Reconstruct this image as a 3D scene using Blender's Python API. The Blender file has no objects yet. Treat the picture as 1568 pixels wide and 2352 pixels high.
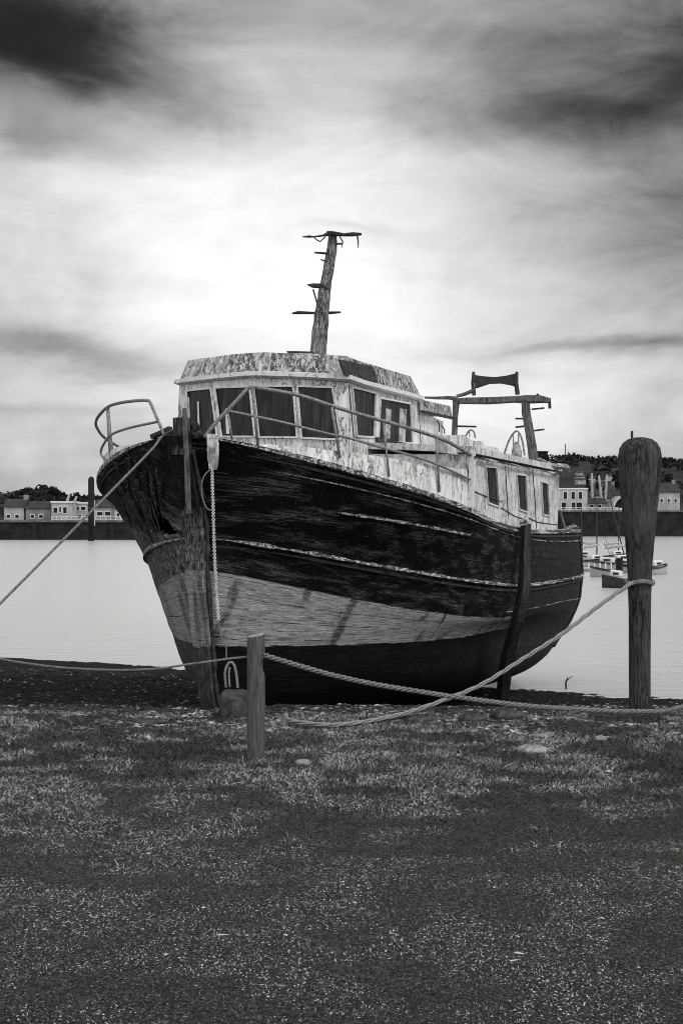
import bpy, math, random
import numpy as np
from mathutils import Vector, Matrix
random.seed(7); RNG = np.random.default_rng(7)
scn = bpy.context.scene
col = scn.collection
R = math.radians

# ---------------------------------------------------------------- camera
# level camera, eye 1.6 m over the turf; image units below are those of a 1568 x 2352 picture
F = 2800.0; HU, HV = 784.0, 1205.0; EYE = 1.6
cam = bpy.data.cameras.new('camera'); camo = bpy.data.objects.new('camera', cam); col.objects.link(camo)
camo.location = (0, 0, EYE); camo.rotation_euler = (R(90), 0, 0)
cam.sensor_fit = 'VERTICAL'; cam.sensor_height = 36; cam.sensor_width = 24
cam.lens = F/2352*36; cam.shift_y = (HV-1176)/2352
cam.clip_start = .1; cam.clip_end = 6000
scn.camera = camo

scn.cycles.filter_width = 1.0
# ---------------------------------------------------------------- boat frame (s aft, t to port, w up)
HULL = {
  0: dict(B=1.3320, e=0.9036, Lb=3.4433, s=0.1337, hb=0.6371, hm=0.4545, hs=0.4724, hc=0.0089, E=9.5034),
  1: dict(B=1.6101, e=0.8479, Lb=3.3617, s=0.0185, hb=1.0143, hm=1.1100, hs=0.8499, hc=-0.0998, E=10.2526),
  2: dict(B=1.8102, e=0.7857, Lb=3.7402, s=-0.1592, hb=1.6583, hm=1.2854, hs=1.3304, hc=-0.2008, E=10.4016),
  3: dict(B=1.9009, e=0.6821, Lb=3.6938, s=-0.1925, hb=1.9437, hm=1.6487, hs=1.8236, hc=-0.1139, E=10.2036),
  4: dict(B=1.9572, e=0.6004, Lb=3.0862, s=-0.3324, hb=2.2789, hm=2.0160, hs=2.1557, hc=0.0178, E=9.8061),
  5: dict(B=1.9536, e=0.7140, Lb=2.5181, s=-0.6201, hb=2.6594, hm=2.2771, hs=2.4321, hc=-0.2083, E=9.6305),
}
TH, PITCH, HEEL = 1.19533, 0.04760, 0.02360
ORIGIN = (-1.2620, 10.8816, -0.4975)

_a = np.array([math.cos(TH), math.sin(TH), 0]); _t = np.array([math.sin(TH), -math.cos(TH), 0]); _z = np.array([0, 0, 1.])
AX = _a*math.cos(PITCH)-_z*math.sin(PITCH); _w = _z*math.cos(PITCH)+_a*math.sin(PITCH)
TX = _t*math.cos(HEEL)-_w*math.sin(HEEL); WX = _w*math.cos(HEEL)+_t*math.sin(HEEL)
ORG = np.array(ORIGIN)
def wd(s, t, w): return ORG+s*AX+t*TX+w*WX
def pj(p): return np.array([HU+F*p[0]/p[1], HV-F*(p[2]-EYE)/p[1]])
def L(p): return (p[0], -p[1], p[2])                      # (s,t,w) -> boat local coordinates
def solve(fn, u, v, i0):
    q = np.array(i0, float); tg = np.array([u, v], float)
    for _ in range(40):
        f = pj(wd(*fn(*q)))-tg
        J = np.array([(pj(wd(*fn(*(q+d))))-tg-f)/1e-5 for d in (np.array([1e-5, 0]), np.array([0, 1e-5]))]).T
        st = np.linalg.solve(J, -f); m = abs(st).max()
        if m > .5: st *= .5/m
        q = q+st
    return q
def crv(j, s):
    g = HULL[j]; s = np.asarray(s, float)
    tau = np.clip((s-g['s'])/g['Lb'], 0, 1)
    b = g['B']*np.clip(1-(1-tau)**2, 0, 1)**g['e']
    ta = np.clip((g['E']-s)/3.2, 0, 1); b = b*np.clip(1-(1-ta)**2.6, 1e-9, 1)**.5
    x = s/9.; h = g['hc']*10*x*(1-x)*(.5-x)+g['hb']*2*(x-.5)*(x-1)+g['hm']*4*x*(1-x)+g['hs']*2*x*(x-.5)
    return b, h
def onT(t): return lambda s, w: (s, t, w)
def onS(s): return lambda t, w: (s, t, w)
def onSheer(sd): return lambda s, w: (s, sd*float(crv(5, s)[0]), w)
def pT(t, u, v, i=(2, 3)): s, w = solve(onT(t), u, v, i); return (s, t, w)
def pS(s, u, v, i=(0, 3)): t, w = solve(onS(s), u, v, i); return (s, t, w)
def pG(u, v, i=(1, 2.8), sd=1): s, w = solve(onSheer(sd), u, v, i); return (s, sd*float(crv(5, s)[0]), w)
def at(u, v, y): return ((u-HU)/F*y, y, EYE-(v-HV)/F*y)    # a point at distance y

# ---------------------------------------------------------------- mesh builder
class MB:
    def __init__(s): s.v = []; s.f = []; s.uv = None
    def add(s, vs, fs):
        n = len(s.v); s.v += [tuple(map(float, p)) for p in vs]; s.f += [tuple(i+n for i in f) for f in fs]
    def prism(s, pts, off):
        n = len(pts); off = np.array(off)
        vs = [tuple(p) for p in pts]+[tuple(np.array(p)+off) for p in pts]
        s.add(vs, [tuple(range(n)), tuple(range(2*n-1, n-1, -1))]+[(i, i+n, (i+1) % n+n, (i+1) % n) for i in range(n)])
    def box(s, lo, hi):
        x0, y0, z0 = lo; x1, y1, z1 = hi
        s.prism([(x0, y0, z0), (x1, y0, z0), (x1, y1, z0), (x0, y1, z0)], (0, 0, z1-z0))
    def tube(s, pts, r, n=8, cap=True, sq=1.0, jit=0, up=(0, 0, 1)):
        pts = [np.array(p, float) for p in pts]; m = len(pts)
        rs = r if isinstance(r, (list, tuple, np.ndarray)) else [r]*m
        vs = []; pn = None
        for i, p in enumerate(pts):
            d = pts[min(i+1, m-1)]-pts[max(i-1, 0)]; d = d/(np.linalg.norm(d)+1e-12)
            if pn is None:
                h = np.array(up, float)
                if abs(d@h) > .95: h = np.array([1., 0, 0])
                a = np.cross(d, h)
            else: a = pn-d*(pn@d)
            a /= np.linalg.norm(a)+1e-12; b = np.cross(d, a); pn = a
            for k in range(n):
                th = 2*math.pi*(k+.5)/n
                rr = rs[i]*(1+jit*(random.random()-.5))
                vs.append(p+a*math.cos(th)*rr+b*math.sin(th)*rr*sq)
        fs = [(i*n+k, i*n+(k+1) % n, (i+1)*n+(k+1) % n, (i+1)*n+k) for i in range(m-1) for k in range(n)]
        if cap: fs += [tuple(range(n-1, -1, -1)), tuple((m-1)*n+k for k in range(n))]
        s.add(vs, fs)
    def bar(s, p0, p1, w, d, jit=0, seg=1, up=(0, 0, 1)):
        pts = [np.array(p0)*(1-i/seg)+np.array(p1)*i/seg for i in range(seg+1)]
        s.tube(pts, [w*.7071]*(seg+1), 4, sq=d/w, jit=jit, up=up)
    def build(s, name, mat, parent=None, smooth=False, bevel=0):
        me = bpy.data.meshes.new(name); me.from_pydata(s.v, [], s.f); me.update()
        if s.uv is not None:
            ul = me.uv_layers.new(name='UVMap')
            idx = np.empty(len(me.loops), int); me.loops.foreach_get('vertex_index', idx)
            ul.data.foreach_set('uv', np.array(s.uv, float)[idx].ravel())
        if smooth: me.polygons.foreach_set('use_smooth', [True]*len(me.polygons))
        if mat: me.materials.append(mat)
        o = bpy.data.objects.new(name, me); col.objects.link(o)
        if parent: o.parent = parent
        if bevel:
            b = o.modifiers.new('bevel', 'BEVEL'); b.width = bevel; b.segments = 2; b.limit_method = 'ANGLE'
        return o
def spline(pts, n=6):
    pts = [np.array(p, float) for p in pts]; P_ = [2*pts[0]-pts[1]]+pts+[2*pts[-1]-pts[-2]]; out = []
    for i in range(1, len(P_)-2):
        a, b, c, d = P_[i-1:i+3]
        for k in range(n):
            t = k/n; out.append(.5*((2*b)+(c-a)*t+(2*a-5*b+4*c-d)*t*t+(3*b-a-3*c+d)*t**3))
    return out+[pts[-1]]
def tag(o, label=None, cat=None, group=None, kind=None):
    if label: o['label'] = label
    if cat: o['category'] = cat
    if group: o['group'] = group
    if kind: o['kind'] = kind
    return o
def empty(name, loc=(0, 0, 0), rz=0):
    o = bpy.data.objects.new(name, None); o.location = loc; o.rotation_euler = (0, 0, rz); col.objects.link(o); o.empty_display_size = .2
    return o

# ---------------------------------------------------------------- numpy value noise
_tab = RNG.random((256, 256))
def vn(x, y):
    xi = np.floor(x).astype(int); yi = np.floor(y).astype(int); fx = x-xi; fy = y-yi
    fx = fx*fx*(3-2*fx); fy = fy*fy*(3-2*fy)
    g = lambda i, j: _tab[i % 256, j % 256]
    return (g(xi, yi)*(1-fx)+g(xi+1, yi)*fx)*(1-fy)+(g(xi, yi+1)*(1-fx)+g(xi+1, yi+1)*fx)*fy
def fbm(x, y, o=4):
    r = 0; a = .5
    for k in range(o): r = r+a*(vn(x*2**k+17*k, y*2**k+31*k)-.5); a *= .5
    return r*2
def ss(a, b, x): t = np.clip((x-a)/(b-a), 0, 1); return t*t*(3-2*t)
WATER = -.95
def gh(x, y):
    x = np.asarray(x, float); y = np.asarray(y, float)
    q = y+.50*(x-3.4)*ss(11., 18., y)
    z = np.interp(q, [-100, 9.6, 10.6, 11.4, 12.6, 13.9, 16, 18.4, 22, 30, 60, 100], [0, 0, -.03, -.11, -.32, -.56, -.76, -.95, -1.3, -2, -4, -5])
    z = z+.035*fbm(x*.8+3, y*.8+9, 3)+.016*fbm(x*4, y*5, 3)*ss(2, 4, y)
    z = z+.05*np.exp(-((y-9.9-.12*np.sin(x*2))/.35)**2)*(.6+fbm(x*1.4+50, y*.2+8, 2))
    r = .035*fbm(x*6+90, y*9, 4)*ss(10.2, 11.2, y)
    return z+r

# ---------------------------------------------------------------- materials
def newmat(name):
    m = bpy.data.materials.new(name); m.use_nodes = True; nt = m.node_tree
    return m, nt, nt.nodes['Principled BSDF']
def nd(nt, t, **k):
    n = nt.nodes.new(t)
    for a, b in k.items():
        if a.startswith('i_'): n.inputs[a[2:].replace('_', ' ')].default_value = b
        else: setattr(n, a, b)
    return n
def coords(nt, scale, uv=False, loc=(0, 0, 0)):
    tc = nd(nt, 'ShaderNodeTexCoord'); mp = nd(nt, 'ShaderNodeMapping')
    nt.links.new(tc.outputs['UV' if uv else 'Object'], mp.inputs[0]); mp.inputs['Scale'].default_value = scale; mp.inputs['Location'].default_value = loc
    return mp.outputs[0]
def noise(nt, vec, scale, detail=6, rough=.6, dist=0):
    n = nd(nt, 'ShaderNodeTexNoise'); nt.links.new(vec, n.inputs['Vector'])
    n.inputs['Scale'].default_value = scale; n.inputs['Detail'].default_value = detail; n.inputs['Roughness'].default_value = rough; n.inputs['Distortion'].default_value = dist
    return n.outputs['Fac']
def ramp(nt, fac, stops, interp='LINEAR'):
    r = nd(nt, 'ShaderNodeValToRGB'); cr = r.color_ramp; cr.interpolation = interp
    while len(cr.elements) < len(stops): cr.elements.new(.5)
    for e, (p, c) in zip(cr.elements, stops): e.position = p; e.color = (c, c, c, 1)
    nt.links.new(fac, r.inputs[0]); return r.outputs[0]
def mth(nt, op, a, b=0, c=None, clamp=False):
    n = nd(nt, 'ShaderNodeMath', operation=op, use_clamp=clamp)
    for i, x in enumerate((a, b, c)):
        if x is None: continue
        if hasattr(x, 'links') or hasattr(x, 'is_linked'): nt.links.new(x, n.inputs[i])
        else: n.inputs[i].default_value = x
    return n.outputs[0]
def mix(nt, f, a, b, bt='MIX'):
    n = nd(nt, 'ShaderNodeMix', data_type='RGBA', blend_type=bt)
    for sock, x in ((n.inputs[0], f), (n.inputs[6], a), (n.inputs[7], b)):
        if hasattr(x, 'is_linked'): nt.links.new(x, sock)
        else: sock.default_value = x if sock == n.inputs[0] else (x, x, x, 1)
    return n.outputs[2]
def bump(nt, b, h, strength=.5, dist=.02):
    n = nd(nt, 'ShaderNodeBump'); n.inputs['Strength'].default_value = strength; n.inputs['Distance'].default_value = dist
    nt.links.new(h, n.inputs['Height']); nt.links.new(n.outputs[0], b.inputs['Normal'])
def setc(nt, b, c, rough=.8, spec=.3):
    nt.links.new(c, b.inputs['Base Color']); b.inputs['Roughness'].default_value = rough; b.inputs['Specular IOR Level'].default_value = spec

def crack(nt, vec, scale, width=.02, rough=.7):
    n = noise(nt, vec, scale, 9, rough, .4)
    return ramp(nt, mth(nt, 'ABSOLUTE', mth(nt, 'SUBTRACT', n, .5)), [(0, 1), (width*.45, .8), (width, 0)])
def streaky(name, lo, hi, scale=(3, 3, 3), ns=6, mid=None, contrast=(.35, .65), rough=.8, bs=.6, bd=.01, detail=8, spec=.3, patch=None, crk=None):
    m, nt, b = newmat(name); v = coords(nt, scale)
    n1 = noise(nt, v, ns, detail, .65, .6)
    st = [(contrast[0], lo), (contrast[1], hi)] if mid is None else [(contrast[0], lo), ((contrast[0]+contrast[1])/2, mid), (contrast[1], hi)]
    c = ramp(nt, n1, st)
    if patch:
        n2 = noise(nt, coords(nt, (1, 1, 1)), patch[0], 5, .6)
        c = mix(nt, ramp(nt, n2, [(patch[1], 0), (patch[2], 1)]), c, patch[3])
    h = n1
    if crk:
        k = crack(nt, coords(nt, crk[0]), crk[1], crk[2]); msk = ramp(nt, noise(nt, coords(nt, (1, 1, 1), loc=(3, 1, 2)), crk[4], 4), [(.4, 0), (.55, 1)])
        k = mth(nt, 'MULTIPLY', k, msk); c = mix(nt, k, c, crk[3]); h = mth(nt, 'SUBTRACT', n1, mth(nt, 'MULTIPLY', k, .5))
    setc(nt, b, c, rough, spec); bump(nt, b, h, bs, bd); return m

M = {}
M['white_paint'] = streaky('weathered_white_paint', .12, .74, (5, 5, 1.3), 5, mid=.58, contrast=(.26, .62), bs=.7, patch=(2.2, .52, .74, .3), crk=((3.2, 3.2, .9), 4.2, .022, .02, 2.2))
M['peeling'] = streaky('peeling_paint', .03, .62, (5, 5, 2.6), 4.5, mid=.36, contrast=(.33, .62), bs=1.0, bd=.03, crk=((2.6, 2.6, 1.0), 5, .03, .012, 3))
M['trim'] = streaky('white_trim', .25, .65, (4, 4, 4), 5, contrast=(.3, .5), bs=.3)
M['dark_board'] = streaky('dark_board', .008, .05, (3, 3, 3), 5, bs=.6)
M['rail'] = streaky('rail_metal', .02, .26, (10, 10, 10), 5, rough=.55, contrast=(.3, .6), bs=.5, bd=.004)
M['dark_metal'] = streaky('rusty_dark_metal', .008, .05, (6, 6, 6), 6, rough=.7, bs=.6)
M['mast_wood'] = streaky('grey_mast_wood', .03, .36, (8, 8, .8), 6, mid=.15, contrast=(.34, .64), bs=1.0, bd=.02, crk=((5, 5, .6), 5, .04, .01, 3))
M['gantry_wood'] = streaky('gantry_wood', .02, .16, (5, 5, 1.2), 6, bs=.9)
M['stem_wood'] = streaky('stem_wood', .006, .17, (7, 7, .8), 6, mid=.035, contrast=(.4, .68), bs=1.0, bd=.03)
M['post_wood'] = streaky('post_wood', .03, .115, (12, 12, .9), 6, contrast=(.35, .65), bs=.7, bd=.01, patch=(3, .55, .8, .05))
M['pile_wood'] = streaky('pile_wood', .02, .085, (9, 9, .7), 5, contrast=(.35, .65), bs=1.0, bd=.03, crk=((4, 4, .5), 3, .03, .006, 2))
M['leg_wood'] = streaky('leg_wood', .006, .06, (8, 8, .8), 6, bs=.9)
M['rope'] = streaky('rope_fibre', .05, .24, (20, 20, 20), 5, bs=.5, bd=.004)
M['pale_rope'] = streaky('pale_rope', .09, .34, (20, 20, 20), 5, bs=.5, bd=.004)
M['stone'] = streaky('stone', .006, .08, (1, 1, 1), 9, bs=1.0, bd=.03)
M['pale_stone'] = streaky('pale_stone', .1, .34, (1, 1, 1), 12, bs=.8, bd=.01)
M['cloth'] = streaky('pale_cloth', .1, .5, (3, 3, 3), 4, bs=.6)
def glassmat(name, base=.012, streak=.06):
    m, nt, b = newmat(name)
    n = noise(nt, coords(nt, (6, 6, .6)), 3, 4, .6); c = ramp(nt, n, [(.42, base), (.75, streak)])
    setc(nt, b, c, .2, .2); return m
M['glass'] = glassmat('dirty_window_glass', .003, .05)

def hull_material():
    m, nt, b = newmat('hull_planking_paint')
    uv = nd(nt, 'ShaderNodeTexCoord'); sp = nd(nt, 'ShaderNodeSeparateXYZ'); nt.links.new(uv.outputs['UV'], sp.inputs[0])
    U, V = sp.outputs[0], sp.outputs[1]
    star = mth(nt, 'LESS_THAN', U, 0)                                   # starboard bow has lost its paint
    fine = noise(nt, coords(nt, (1.0, 6, 1), True), 7, 10, .74, .5)      # streaks along the planks
    blot = noise(nt, coords(nt, (1.3, 1.5, 1), True), 2.2, 6, .6, .3)
    vert = noise(nt, coords(nt, (9, .9, 1), True), 4, 7, .65, .4)       # streaks down the planks
    edge = mth(nt, 'MULTIPLY_ADD', fine, .16, mth(nt, 'ADD', V, -.08)); edge = mth(nt, 'MULTIPLY_ADD', blot, .10, mth(nt, 'ADD', edge, -.05))
    ck = crack(nt, coords(nt, (.55, 4.2, 1), True), 6, .02); ck2 = crack(nt, coords(nt, (1.1, 5, 1), True, (3, 1, 0)), 7, .016)
    drip = ramp(nt, noise(nt, coords(nt, (1.5, .16, 1), True, (1.2, 0, 0)), 3, 5, .55, .25), [(.54, 0), (.60, 1)])
    fleck = ramp(nt, noise(nt, coords(nt, (5, 9, 1), True), 9, 2, .5), [(.70, 0), (.74, 1)])
    nx = mth(nt, 'PINGPONG', mth(nt, 'MULTIPLY', U, 2.6), .5); ny = mth(nt, 'PINGPONG', mth(nt, 'MULTIPLY', V, 7.2), .5)
    nail = mth(nt, 'LESS_THAN', mth(nt, 'ADD', mth(nt, 'POWER', mth(nt, 'DIVIDE', nx, .045), 2), mth(nt, 'POWER', mth(nt, 'DIVIDE', ny, .10), 2)), 1)
    nail = mth(nt, 'MULTIPLY', nail, ramp(nt, blot, [(.45, 0), (.5, .9)]))
    # black topsides
    blk = mix(nt, ramp(nt, fine, [(.6, 0), (.8, 1)]), .002, .05)
    blk = mix(nt, ramp(nt, blot, [(.52, 0), (.75, .5)]), blk, .018)
    scr = noise(nt, coords(nt, (3.2, 26, 1), True), 3.4, 4, .6)
    blk = mix(nt, ramp(nt, scr, [(.66, 0), (.72, .8)]), blk, .35)
    msk = ramp(nt, blot, [(.47, 0), (.62, 1)])
    blk = mix(nt, mth(nt, 'MULTIPLY', mth(nt, 'MULTIPLY', ck, msk), .8), blk, .26)
    blk = mix(nt, mth(nt, 'MULTIPLY', fleck, .8), blk, .3)
    # band
    band = ramp(nt, fine, [(.34, .04), (.46, .22), (.64, .5)])
    band = mix(nt, ramp(nt, blot, [(.5, 0), (.8, .5)]), band, .12)
    band = mix(nt, mth(nt, 'MULTIPLY', drip, .85), band, .02)
    band = mix(nt, mth(nt, 'MULTIPLY', ck2, .85), band, .015)
    band = mix(nt, mth(nt, 'MULTIPLY', ck, .5), band, .5)
    # bottom
    bot = mix(nt, ramp(nt, blot, [(.56, 0), (.7, .8)]), ramp(nt, fine, [(.45, .0015), (.8, .02)]), .014)
    band = mix(nt, mth(nt, 'MULTIPLY', nail, .6), band, .03)
    # starboard topsides: bare streaked wood, darker towards the rail where it is tarred
    bare = ramp(nt, vert, [(.36, .012), (.5, .09), (.68, .36)])
    tar = ramp(nt, vert, [(.42, .004), (.6, .03), (.78, .2)])
    vv = mth(nt, 'MULTIPLY_ADD', blot, .9, V)
    top_s = mix(nt, ramp(nt, mth(nt, 'DIVIDE', vv, 6), [(.66, 0), (.71, 1)]), bare, tar)
    top_s = mix(nt, mth(nt, 'MULTIPLY', crack(nt, coords(nt, (5, .8, 1), True), 5, .03), .8), top_s, .006)
    top = mix(nt, star, blk, top_s)
    band_s = mix(nt, .35, band, ramp(nt, vert, [(.35, .04), (.7, .3)]))
    band = mix(nt, star, band, band_s)
    bot = mix(nt, star, bot, ramp(nt, vert, [(.35, .012), (.7, .1)]))
    c = mix(nt, mth(nt, 'GREATER_THAN', edge, 1.0), bot, band)
    c = mix(nt, mth(nt, 'GREATER_THAN', edge, 2.0), c, top)
    # plank seams
    seam = mth(nt, 'PINGPONG', mth(nt, 'MULTIPLY_ADD', blot, .06, mth(nt, 'MULTIPLY', V, 3.6)), .5)
    brk = noise(nt, coords(nt, (2, 3, 1), True), 3, 3)
    sm = mth(nt, 'MAXIMUM', ramp(nt, seam, [(0, 0), (.035, 1)]), ramp(nt, brk, [(.45, 0), (.55, 1)]))
    c = mix(nt, mth(nt, 'SUBTRACT', 1, sm), c, mix(nt, .75, c, .0))
    aft = ramp(nt, mth(nt, 'DIVIDE', mth(nt, 'MULTIPLY_ADD', blot, .8, U), 12), [(.455, 0), (.53, 1)])
    wea = mix(nt, .5, ramp(nt, fine, [(.38, .003), (.55, .02), (.7, .12)]), ramp(nt, vert, [(.4, .003), (.55, .02), (.7, .16)]))
    c = mix(nt, aft, c, mix(nt, mth(nt, 'SUBTRACT', 1, sm), wea, .002))
    setc(nt, b, c, .78, .12)
    h = mth(nt, 'ADD', mth(nt, 'MULTIPLY', fine, .5), mth(nt, 'MULTIPLY', sm, .6))
    bump(nt, b, mth(nt, 'ADD', h, mth(nt, 'MULTIPLY', vert, .25)), .8, .02)
    return m
M['hull'] = hull_material()

def simple(name, c, rough=.8, ns=0, var=.3):
    m, nt, b = newmat(name)
    n = noise(nt, coords(nt, (1, 1, 1)), ns or 3, 5, .6)
    setc(nt, b, ramp(nt, n, [(.35, c*(1-var)), (.65, c*(1+var))]), rough, .2); return m

def ground_material():
    m, nt, b = newmat('turf_and_gravel')
    g = nd(nt, 'ShaderNodeNewGeometry'); sp = nd(nt, 'ShaderNodeSeparateXYZ'); nt.links.new(g.outputs['Position'], sp.inputs[0])
    def n(s, d=6, r=.6): 
        x = nd(nt, 'ShaderNodeTexNoise'); nt.links.new(g.outputs['Position'], x.inputs['Vector']); x.inputs['Scale'].default_value = s; x.inputs['Detail'].default_value = d; x.inputs['Roughness'].default_value = r; return x.outputs['Fac']
    f1 = n(75, 8, .75); f2 = n(7, 5); f3 = n(1.1, 4)
    c = ramp(nt, f1, [(.4, .008), (.52, .05), (.64, .2)])
    c = mix(nt, ramp(nt, f2, [(.45, 0), (.7, .5)]), c, .02)
    # wet dark shingle beyond the bank
    shore = ramp(nt, mth(nt, 'DIVIDE', mth(nt, 'MULTIPLY_ADD', f3, 2, sp.outputs[1]), 30), [(.41, 0), (.47, 1)])
    wet = ramp(nt, n(24, 7, .7), [(.45, .003), (.62, .015), (.75, .09)])
    c = mix(nt, shore, c, wet)
    setc(nt, b, c, .9, .2)
    bump(nt, b, mth(nt, 'ADD', f1, mth(nt, 'MULTIPLY', f2, 1.5)), 1.0, .03)
    return m
M['ground'] = ground_material()

def water_material():
    m, nt, b = newmat('harbour_water')
    g = nd(nt, 'ShaderNodeNewGeometry'); mp = nd(nt, 'ShaderNodeMapping'); nt.links.new(g.outputs['Position'], mp.inputs[0]); mp.inputs['Scale'].default_value = (.5, 1.6, 1)
    n1 = noise(nt, mp.outputs[0], 3.0, 6, .62); n2 = noise(nt, mp.outputs[0], .35, 3, .5)
    sp = nd(nt, 'ShaderNodeSeparateXYZ'); nt.links.new(g.outputs['Position'], sp.inputs[0])
    mp3 = nd(nt, 'ShaderNodeMapping'); nt.links.new(g.outputs['Position'], mp3.inputs[0]); mp3.inputs['Scale'].default_value = (.45, 4.2, 1); mp3.inputs['Rotation'].default_value = (0, 0, -.35)
    n3 = noise(nt, mp3.outputs[0], 1.6, 5, .6, .4)
    near = ramp(nt, mth(nt, 'DIVIDE', mth(nt, 'MULTIPLY_ADD', sp.outputs[0], .5, sp.outputs[1]), 40), [(.45, 1), (.85, .0)])
    n1 = mth(nt, 'ADD', n1, mth(nt, 'MULTIPLY', mth(nt, 'MULTIPLY', n3, near), 5))
    b.inputs['Base Color'].default_value = (.52, .52, .52, 1); b.inputs['Roughness'].default_value = .22; b.inputs['IOR'].default_value = 1.5; b.inputs['Specular IOR Level'].default_value = .9
    bump(nt, b, mth(nt, 'ADD', n1, n2), .7, .06); return m
M['water'] = water_material()

# ---------------------------------------------------------------- world: sky with heavy broken cloud, black and white film tones
SUN_EL, SUN_AZ = 48, -35           # azimuth from +x axis in degrees; soft sun behind the viewer's right shoulder
def make_world():
    w = bpy.data.worlds.new('World'); scn.world = w; w.use_nodes = True; nt = w.node_tree
    bg = nt.nodes['Background']
    sky = nd(nt, 'ShaderNodeTexSky', sky_type='NISHITA'); sky.sun_disc = False; sky.sun_elevation = R(SUN_EL); sky.sun_rotation = R(90-SUN_AZ)
    bw = nd(nt, 'ShaderNodeRGBToBW'); nt.links.new(sky.outputs[0], bw.inputs[0])
    tc = nd(nt, 'ShaderNodeTexCoord'); sp = nd(nt, 'ShaderNodeSeparateXYZ'); nt.links.new(tc.outputs['Generated'], sp.inputs[0])
    mp = nd(nt, 'ShaderNodeMapping'); nt.links.new(tc.outputs['Generated'], mp.inputs[0]); mp.inputs['Scale'].default_value = (1, 1, 2.2)
    nA = noise(nt, mp.outputs[0], 3.2, 6, .52, .5); nB = noise(nt, mp.outputs[0], 5.0, 5, .55, .3)
    mp2 = nd(nt, 'ShaderNodeMapping'); nt.links.new(tc.outputs['Generated'], mp2.inputs[0]); mp2.inputs['Scale'].default_value = (1.8, 1.8, 7)
    nC = noise(nt, mp2.outputs[0], 3.5, 9, .62, .6)
    nD = noise(nt, mp.outputs[0], 7, 8, .6, .8)
    X = mth(nt, 'ADD', sp.outputs[0], mth(nt, 'MULTIPLY', mth(nt, 'SUBTRACT', nA, .5), .14))
    Z = mth(nt, 'ADD', sp.outputs[2], mth(nt, 'MULTIPLY', mth(nt, 'SUBTRACT', nB, .5), .09))
    tot = None
    def dirn(u, v):
        d = np.array([(u-HU)/F, 1, (HV-v)/F]); d /= np.linalg.norm(d); return d[0], d[2]
    blobs = [  # centre (u,v), radii (u,v), amount
        (520, 330, 900, 120, .0)]
    def blob(u, v, ru, rv, a, rot=0):
        nonlocal tot
        x0, z0 = dirn(u, v); rx, rz = ru/F, rv/F
        dx = mth(nt, 'SUBTRACT', X, x0); dz = mth(nt, 'SUBTRACT', Z, z0)
        ca, sa = math.cos(rot), math.sin(rot)
        ax = mth(nt, 'DIVIDE', mth(nt, 'ADD', mth(nt, 'MULTIPLY', dx, ca), mth(nt, 'MULTIPLY', dz, sa)), rx)
        az = mth(nt, 'DIVIDE', mth(nt, 'SUBTRACT', mth(nt, 'MULTIPLY', dz, ca), mth(nt, 'MULTIPLY', dx, sa)), rz)
        r2 = mth(nt, 'ADD', mth(nt, 'MULTIPLY', ax, ax), mth(nt, 'MULTIPLY', az, az))
        e = mth(nt, 'MULTIPLY', mth(nt, 'EXPONENT', mth(nt, 'MULTIPLY', r2, -1)), a)
        tot = e if tot is None else mth(nt, 'ADD', tot, e)
    for bdef in SKY_BLOBS: blob(*bdef)
    tot = mth(nt, 'ADD', tot, SKY_BASE)
    tot = mth(nt, 'MULTIPLY', tot, mth(nt, 'MULTIPLY_ADD', nA, .5, .75))
    tot = mth(nt, 'ADD', tot, mth(nt, 'MULTIPLY', mth(nt, 'SUBTRACT', nC, .5), SKY_STREAK))
    tot = mth(nt, 'ADD', tot, mth(nt, 'MULTIPLY', mth(nt, 'SUBTRACT', nD, .5), .5))
    tot = mth(nt, 'MULTIPLY', mth(nt, 'ADD', tot, mth(nt, 'SQRT', mth(nt, 'MULTIPLY_ADD', tot, tot, .012))), .5)
    tot = mth(nt, 'MINIMUM', tot, 1.02)
    # fill light added to the unseen sky overhead and behind the viewer
    sky_fill = mth(nt, 'MULTIPLY', mth(nt, 'MULTIPLY', mth(nt, 'SUBTRACT', .55, sp.outputs[1]), 1.3, clamp=True), .85)
    cl = mth(nt, 'DIVIDE', mth(nt, 'ADD', tot, sky_fill), SKY_STRENGTH)
    fin = mth(nt, 'ADD', mth(nt, 'MULTIPLY', cl, .97), mth(nt, 'MULTIPLY', bw.outputs[0], .03))
    comb = nd(nt, 'ShaderNodeCombineXYZ')
    for i in range(3): nt.links.new(fin, comb.inputs[i])
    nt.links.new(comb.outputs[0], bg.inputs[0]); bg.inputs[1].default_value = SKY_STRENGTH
SKY_STRENGTH = .1; SKY_BASE = .27; SKY_STREAK = .36
SKY_BLOBS = [(560, 600, 860, 330, .60), (820, 330, 380, 120, .08), (900, 950, 900, 200, .42), (640, 170, 260, 160, .20),
             (100, 90, 320, 110, -.55), (1560, 450, 300, 230, -.26), (500, 235, 150, 45, -.22), (130, 340, 200, 60, -.22),
             (1280, 230, 520, 70, -.18), (1380, 815, 300, 26, -.35), (120, 815, 330, 32, -.35), (1450, 110, 520, 120, -.16), (120, 930, 260, 22, -.12), (860, 535, 120, 10, -.1)]
pass
make_world()
sun = bpy.data.lights.new('sun', 'SUN'); sun.energy = 1.5; sun.angle = R(14); sun.color = (1, .99, .98)
suno = bpy.data.objects.new('sun', sun); col.objects.link(suno)
sd = Vector((math.cos(R(SUN_EL))*math.cos(R(SUN_AZ)), math.cos(R(SUN_EL))*math.sin(R(SUN_AZ)), math.sin(R(SUN_EL))))
suno.rotation_euler = sd.to_track_quat('Z', 'Y').to_euler(); suno.location = (5, -5, 20)
scn.view_settings.view_transform = 'Standard'; scn.view_settings.look = 'None'; scn.view_settings.exposure = .12; scn.view_settings.gamma = 1

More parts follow.
